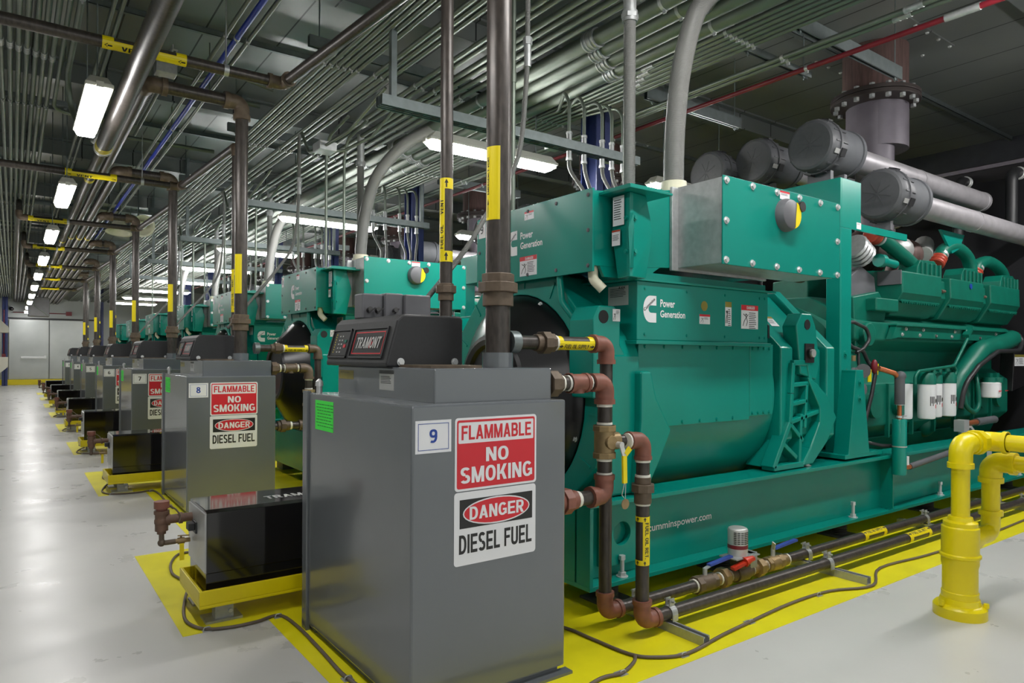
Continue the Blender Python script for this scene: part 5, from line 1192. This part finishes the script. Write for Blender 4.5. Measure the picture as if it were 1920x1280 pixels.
conduit(.335, .021, -2, 6.05, ZC, 'cond', 'steel conduit ending in a grey flexible tail at the nearest aisle light', 'conduits in the aisle rack', end=[(.335, 6.3, ZC), (.345, 6.5, ZC - .04), (.37, 6.56, ZC - .2), (.41, 6.4, 3.02), (.42, 6.0, 2.93)])
for i, x in enumerate((.535, .585)):
    conduit(x, .016, -2, 33.4, 3.55, 'cond', 'thin conduit above the aisle lights, %s from the large dark header' % ordn[1 - i], 'conduits above the aisle lights')
conduit(1.165, .015, -2, 33.4, 3.4, 'cond', 'pale conduit on the aisle side of the blue conduit', None)
conduit(1.24, .020, -2, 33.4, 3.4, 'bluep', 'blue painted conduit under the ceiling', None)
conduit(1.315, .015, -2, 33.4, 3.4, 'cond', 'pale conduit on the generator side of the blue conduit', None)
rk = [('six slim conduits beside the slim vent run', [1.865 + .052 * i for i in range(6)], .0175, ()), ('three slim conduits in the next rack', [2.27, 2.33, 2.39], .0175, ()),
      ('pair of slim conduits over the generator fronts', [2.62, 2.685], .018, (6.0,)), ('four slim conduits before the large pipes', [2.80, 2.87, 2.96, 3.05], .021, (4.1,)),
      ('four large conduits over the generators', [3.255, 3.41, 3.575, 3.74], .057, (3.55, 6.6)), ('six slim conduits past the large pipes', [3.862 + .061 * i for i in range(6)], .018, (3.6,)), ('pair of slim conduits before the red one', [4.515, 4.585], .019, (2.0,))]
lb = ['slim conduit in the six-wide rack beside the vent run', 'slim conduit in the three-wide rack', 'slim conduit of the pair over the generator fronts', 'slim conduit of the four before the large conduits', 'large conduit of the four over the generators', 'slim conduit in the six-wide rack past the large conduits', 'slim conduit of the pair beside the red conduit']
for (gname, xs, r, cp), l in zip(rk, lb):
    for i, x in enumerate(xs):
        conduit(x, r, -2, 33.4, ZC + (.02 if r > .05 else 0), 'cond', '%s, %s from the aisle' % (l, ordn[i]), gname, coup=[c + .10 * i for c in cp])
o = conduit(4.83, .02, -2, 33.4, ZC, 'redp', 'dark red conduit under the ceiling, farthest from the aisle', None, coup=())
build('bare_coupling', MB().cyl((4.83, 1.75, ZC), (4.83, 1.95, ZC), .024, 12), 'galv', o)

def channel(mb, x0, x1, y, z, w=.041, h=.041):
    c = [(y - w / 2, z + h), (y + w / 2, z + h), (y + w / 2, z), (y + w / 4, z), (y + w / 4, z + .008), (y + w / 2 - .004, z + .008), (y + w / 2 - .004, z + h - .004), (y - w / 2 + .004, z + h - .004), (y - w / 2 + .004, z + .008), (y - w / 4, z + .008), (y - w / 4, z), (y - w / 2, z)]
    return mb.prism(c, 'x', x0, x1)
k = 0
def strut(x0, x1, y, z, lab, rods=True, h=.041, group='steel struts under the ceiling'):
    t = thing('strut_channel', ((x0 + x1) / 2, y, z), lab, 'strut', group)
    build('channel', channel(MB(), x0, x1, y, z, h=h), 'strut', t)
    for x in (x0 + .08, x1 - .08):
        build('hanger_rod', MB().cyl((x, y, z - .03), (x, y, 4.08), .005, 6).hexa((x, y, z - .02), (x, y, z - .005), .012), 'strut', t)
    return t
for i, y in enumerate(STY[:7]):
    strut(-.5, .45, y, ZC + .02, 'strut carrying the aisle conduit rack, %s from the camera' % ordn[i])
    strut(1.74, 4.25, y, ZC + .08, 'long strut carrying the central conduit racks, %s from the camera' % ordn[i], h=.082)
for i, (x0, x1, y) in enumerate([(4.2, 5.68, 2.62), (4.36, 5.66, 4.09), (4.4, 5.7, 7.7), (4.4, 5.7, 10.7), (4.4, 5.7, 13.7)]):
    strut(x0, x1, y, ZC + .022, 'wide pale strut under the red conduit, %s from the camera' % ordn[i], h=.10)
strut(4.2, 5.08, 3.03, ZC + .022, 'short strut under the red conduit between the first two wide ones', h=.05)
# trapezes with drops to each generator
def trapeze(n):
    y = 4.2 + (0 if n == 9 else 3.7 + 3 * (8 - n))
    t = thing('trapeze', (3.1, y, 2.93), 'double slotted trapeze channel crossing above the gap before generator number %s' % NW[n - 1], 'strut', 'trapezes')
    b = channel(channel(MB(), 1.95, 4.36, y - .03, 2.87, h=.07), 1.95, 4.36, y + .03, 2.87, h=.07); build('channel', b, 'strut', t)
    s = MB()
    for q in range(16): s.box(2.05 + q * .145, y - .012, 2.866, 2.13 + q * .145, y + .012, 2.8705)
    build('slot_pattern', s, 'hood', t)
    for x in (2.05, 4.27): build('post', MB().box(x - .02, y - .02, 2.91, x + .02, y + .02, 4.08), 'strut', t)
    return t
def drops(n):
    d = 0 if n == 9 else 3.7 + 3 * (8 - n)
    sfx = ' of generator number %s' % NW[n]
    L = []
    # flexible conduit from the breaker box to a large conduit
    if n == 9: p = [(3.0, 2.60, 2.206), (3.01, 2.60, 2.5), (3.06, 2.60, 2.85), (3.20, 2.62, 3.2), (3.41, 2.66, 3.42), (3.5, 2.8, 3.42)]
    else: p = [(2.74, 2.60 + d, 2.206), (2.745, 2.60 + d, 2.3), (2.78, 2.59 + d, 2.6), (2.86, 2.52 + d, 2.95), (3.05, 2.35 + d, 3.25), (3.255, 2.1 + d, 3.40), (3.255, 1.95 + d, 3.42)]
    t = tag(build('flexible_conduit', MB().tube(smooth(p, 6), .056, 16), 'flexm'), 'thick grey flexible conduit curving up from the breaker box' + sfx, 'conduit', 'thick flexible conduits')
    t = thing('riser_conduit', (2.80, 2.75 + d, 2.13), 'straight grey conduit standing on the terminal box' + sfx, 'conduit', 'straight conduits on the terminal boxes')
    x, y = 2.80, 2.75 + d
    build('tube', MB().cyl((x, y, 2.1305), (x, y, 3.12), .034, 14), 'flexm', t); build('connector', MB().cyl((x, y, 3.10), (x, y, 3.16), .044, 14).cyl((x, y, 3.16), (x, y, 3.42), .036, 14).hexa((x, y, 3.12), (x, y, 3.145), .05), 'galv', t)
    t = tag(build('drop_conduit', MB().cyl((2.335, 3.22 + d, 2.0), (2.335, 3.22 + d, 3.42), .0135, 8).cyl((2.335, 3.22 + d, 2.8), (2.335, 3.22 + d, 2.86), .018, 8), 'cond'), 'thin straight conduit dropping to the end panel' + sfx, 'conduit', 'thin drops')
    p = [(2.27, 3.0 + d, 3.40), (2.27, 3.0 + d, 3.0), (2.26, 3.0 + d, 2.7), (2.21, 3.0 + d, 2.3), (2.06, 3.0 + d, 2.05), (1.80, 2.97 + d - .1, 1.75), (1.56, 2.88 + min(d, d - .08) if d else 2.88, 1.46)]
    if n >= 6:
        t = thing('flexible_lead', (2.0, 2.9 + d, 1.5), 'slim grey flexible lead slanting down to the tank controls' + sfx, 'conduit', 'slim flexible leads')
        build('flexible_tube', MB().tube(smooth(p, 5), .0135, 8), 'flexm', t); build('connector', MB().cyl((2.27, 3.0 + d, 2.80), (2.27, 3.0 + d, 2.95), .02, 10).hexa((2.27, 3.0 + d, 2.92), (2.27, 3.0 + d, 2.96), .026), 'galv', t)
    yy = 4.2 + d
    for q, (x, xe) in enumerate(((3.60, 3.66), (3.76, 3.73), (3.96, 3.99), (4.07, 4.06), (4.20, 4.13))):
        t = thing('control_conduit', (x, yy, 2.4), 'slim conduit looping down through the trapeze%s, %s from the aisle' % (sfx, ordn[q]), 'conduit', 'control conduits at the trapezes')
        zt = ZC; xs_ = 3.862 + .061 * q
        build('upper_bend', MB().tube([(xs_, yy + .75, zt - .02), (xs_, yy + .45, zt - .03), (x, yy + .06, zt - .04), (x, yy, zt - .15), (x, yy, 2.95)], .0145, 8, .16), 'cond', t)
        build('connector', MB().cyl((x, yy, 2.942), (x, yy, 3.01), .021, 10).hexa((x, yy, 3.0), (x, yy, 3.02), .026), 'galv', t)
        build('connector', MB().cyl((x, yy, 2.80), (x, yy, 2.864), .021, 10).hexa((x, yy, 2.79), (x, yy, 2.81), .026), 'galv', t)
        build('flexible_tail', MB().tube(smooth([(x, yy, 2.81), (x - .0, yy - .02, 2.70), (xe - .02, yy - .15, 2.5), (xe - .10, yy - .3, 2.3), (xe - .12, yy - .45, 2.1), (xe - .15, yy - .5, 1.9), (xe - .3, yy - .6, 1.7)], 4), .0155, 8), 'flexm', t)
    for q, x in enumerate((3.50, 4.12)):
        tag(build('outlet_box', MB().box(x - .05, yy + .052, 2.88, x + .06, yy + .13, 2.96), 'galv', None, .004), 'small zinc outlet box on the trapeze before generator number %s, %s from the aisle' % (NW[n - 1], ordn[q]), 'box', 'outlet boxes on the trapezes')
for n in UN[:5]:
    trapeze(n); drops(n)
for n in UN[1:4]:
    y = 6.05 + 3.0 * (8 - n)
    t = thing('junction_box', (2.28, y, 3.08), 'grey junction box hung under the conduits before generator number %s' % NW[n], 'box', 'junction boxes under the conduits')
    build('housing', MB().box(2.20, y - .09, 3.06, 2.36, y + .09, 3.14), 'galv', t, .006)
    build('feed_conduit', MB().tube([(2.36, y + .02, 3.10), (2.45, y + .02, 3.10), (2.62, y - .25, 3.2), (2.66, y - .6, 3.34)], .014, 8, .08).tube([(2.26, y - .09, 3.10), (2.30, y - .5, 3.12), (2.40, y - 1.0, 3.36)], .014, 8, .1).tube([(2.25, y + .09, 3.10), (2.24, y + .3, 3.12), (2.24, y + .5, 3.36)], .014, 8, .1), 'cond', t)
    for q, x in enumerate((2.42, 2.60)):
        build('drop', MB().tube([(x, y - .2, 3.36), (x, y + .25, 3.30), (x, y + .33, 3.1), (x, y + .33, 2.046 if q == 0 else 2.073)], .0145, 8, .1), 'cond', t)
# small things between the racks
t = thing('ceiling_junction_box', (1.02, 6.35, 3.55), 'small grey box with a bent conduit beside the dark vent headers', 'box')
build('housing', MB().box(.94, 6.28, 3.55, 1.10, 6.42, 3.63), 'galv', t, .005)
build('branch_conduit', MB().tube([(1.10, 6.35, 3.58), (1.28, 6.35, 3.56), (1.42, 6.33, 3.66), (1.56, 6.33, 3.68), (1.90, 6.33, 3.62)], .018, 8, .15).tube([(1.05, 6.42, 3.58), (1.05, 8.4, 3.58)], .014, 8), 'cond', t)
pa = MB().box(1.015, 6.0, 3.64, 1.055, 8.2, 3.645).box(1.015, 6.0, 3.645, 1.02, 8.2, 3.68); t2_ = build('perforated_angle', pa, 'galv'); tag(t2_, 'perforated steel angle under the ceiling by the small grey box', 'angle')
ho = MB()
for q in range(44): ho.box(1.028, 6.03 + q * .05, 3.6385, 1.044, 6.055 + q * .05, 3.6402)
build('slot_pattern', ho, 'hood', t2_)
tag(build('cross_conduit', MB().cyl((1.0, 6.75, 3.6), (1.9, 6.75, 3.6), .022, 10).cyl((1.45, 6.75, 3.6), (1.45, 6.75, 4.08), .006, 6), 'cond'), 'pale conduit crossing under the blue conduit, nearest', 'conduit')
tag(build('cross_conduit', MB().cyl((.75, 8.6, 3.6), (1.9, 8.6, 3.6), .022, 10).cyl((1.45, 8.6, 3.6), (1.45, 8.6, 4.08), .006, 6), 'cond'), 'pale conduit crossing under the blue conduit, beyond the small grey box', 'conduit')
t = thing('horn_speaker', (1.50, 12.4, 3.15), 'pair of cream horn loudspeakers hung under the conduits', 'loudspeaker')
build('horn', MB().lathe((1.36, 12.4, 3.36), Vector((-.1, -.15, -1)), [(0, .05), (.02, .07), (.08, .09), (.2, .17), (.24, .19), (.235, .16), (.1, .06)], 24), 'beige', t)
build('horn', MB().lathe((1.62, 12.47, 3.34), Vector((.15, -.85, -.35)), [(0, .05), (.02, .07), (.08, .09), (.2, .16), (.24, .18), (.235, .15), (.1, .06)], 24).cyl((1.64, 12.35, 3.30), (1.66, 12.25, 3.26), .06, 14), 'beige', t)
build('bracket', MB().cyl((1.36, 12.4, 3.36), (1.36, 12.4, 4.08), .012, 8).cyl((1.62, 12.47, 3.34), (1.62, 12.47, 4.08), .012, 8), 'strut', t)
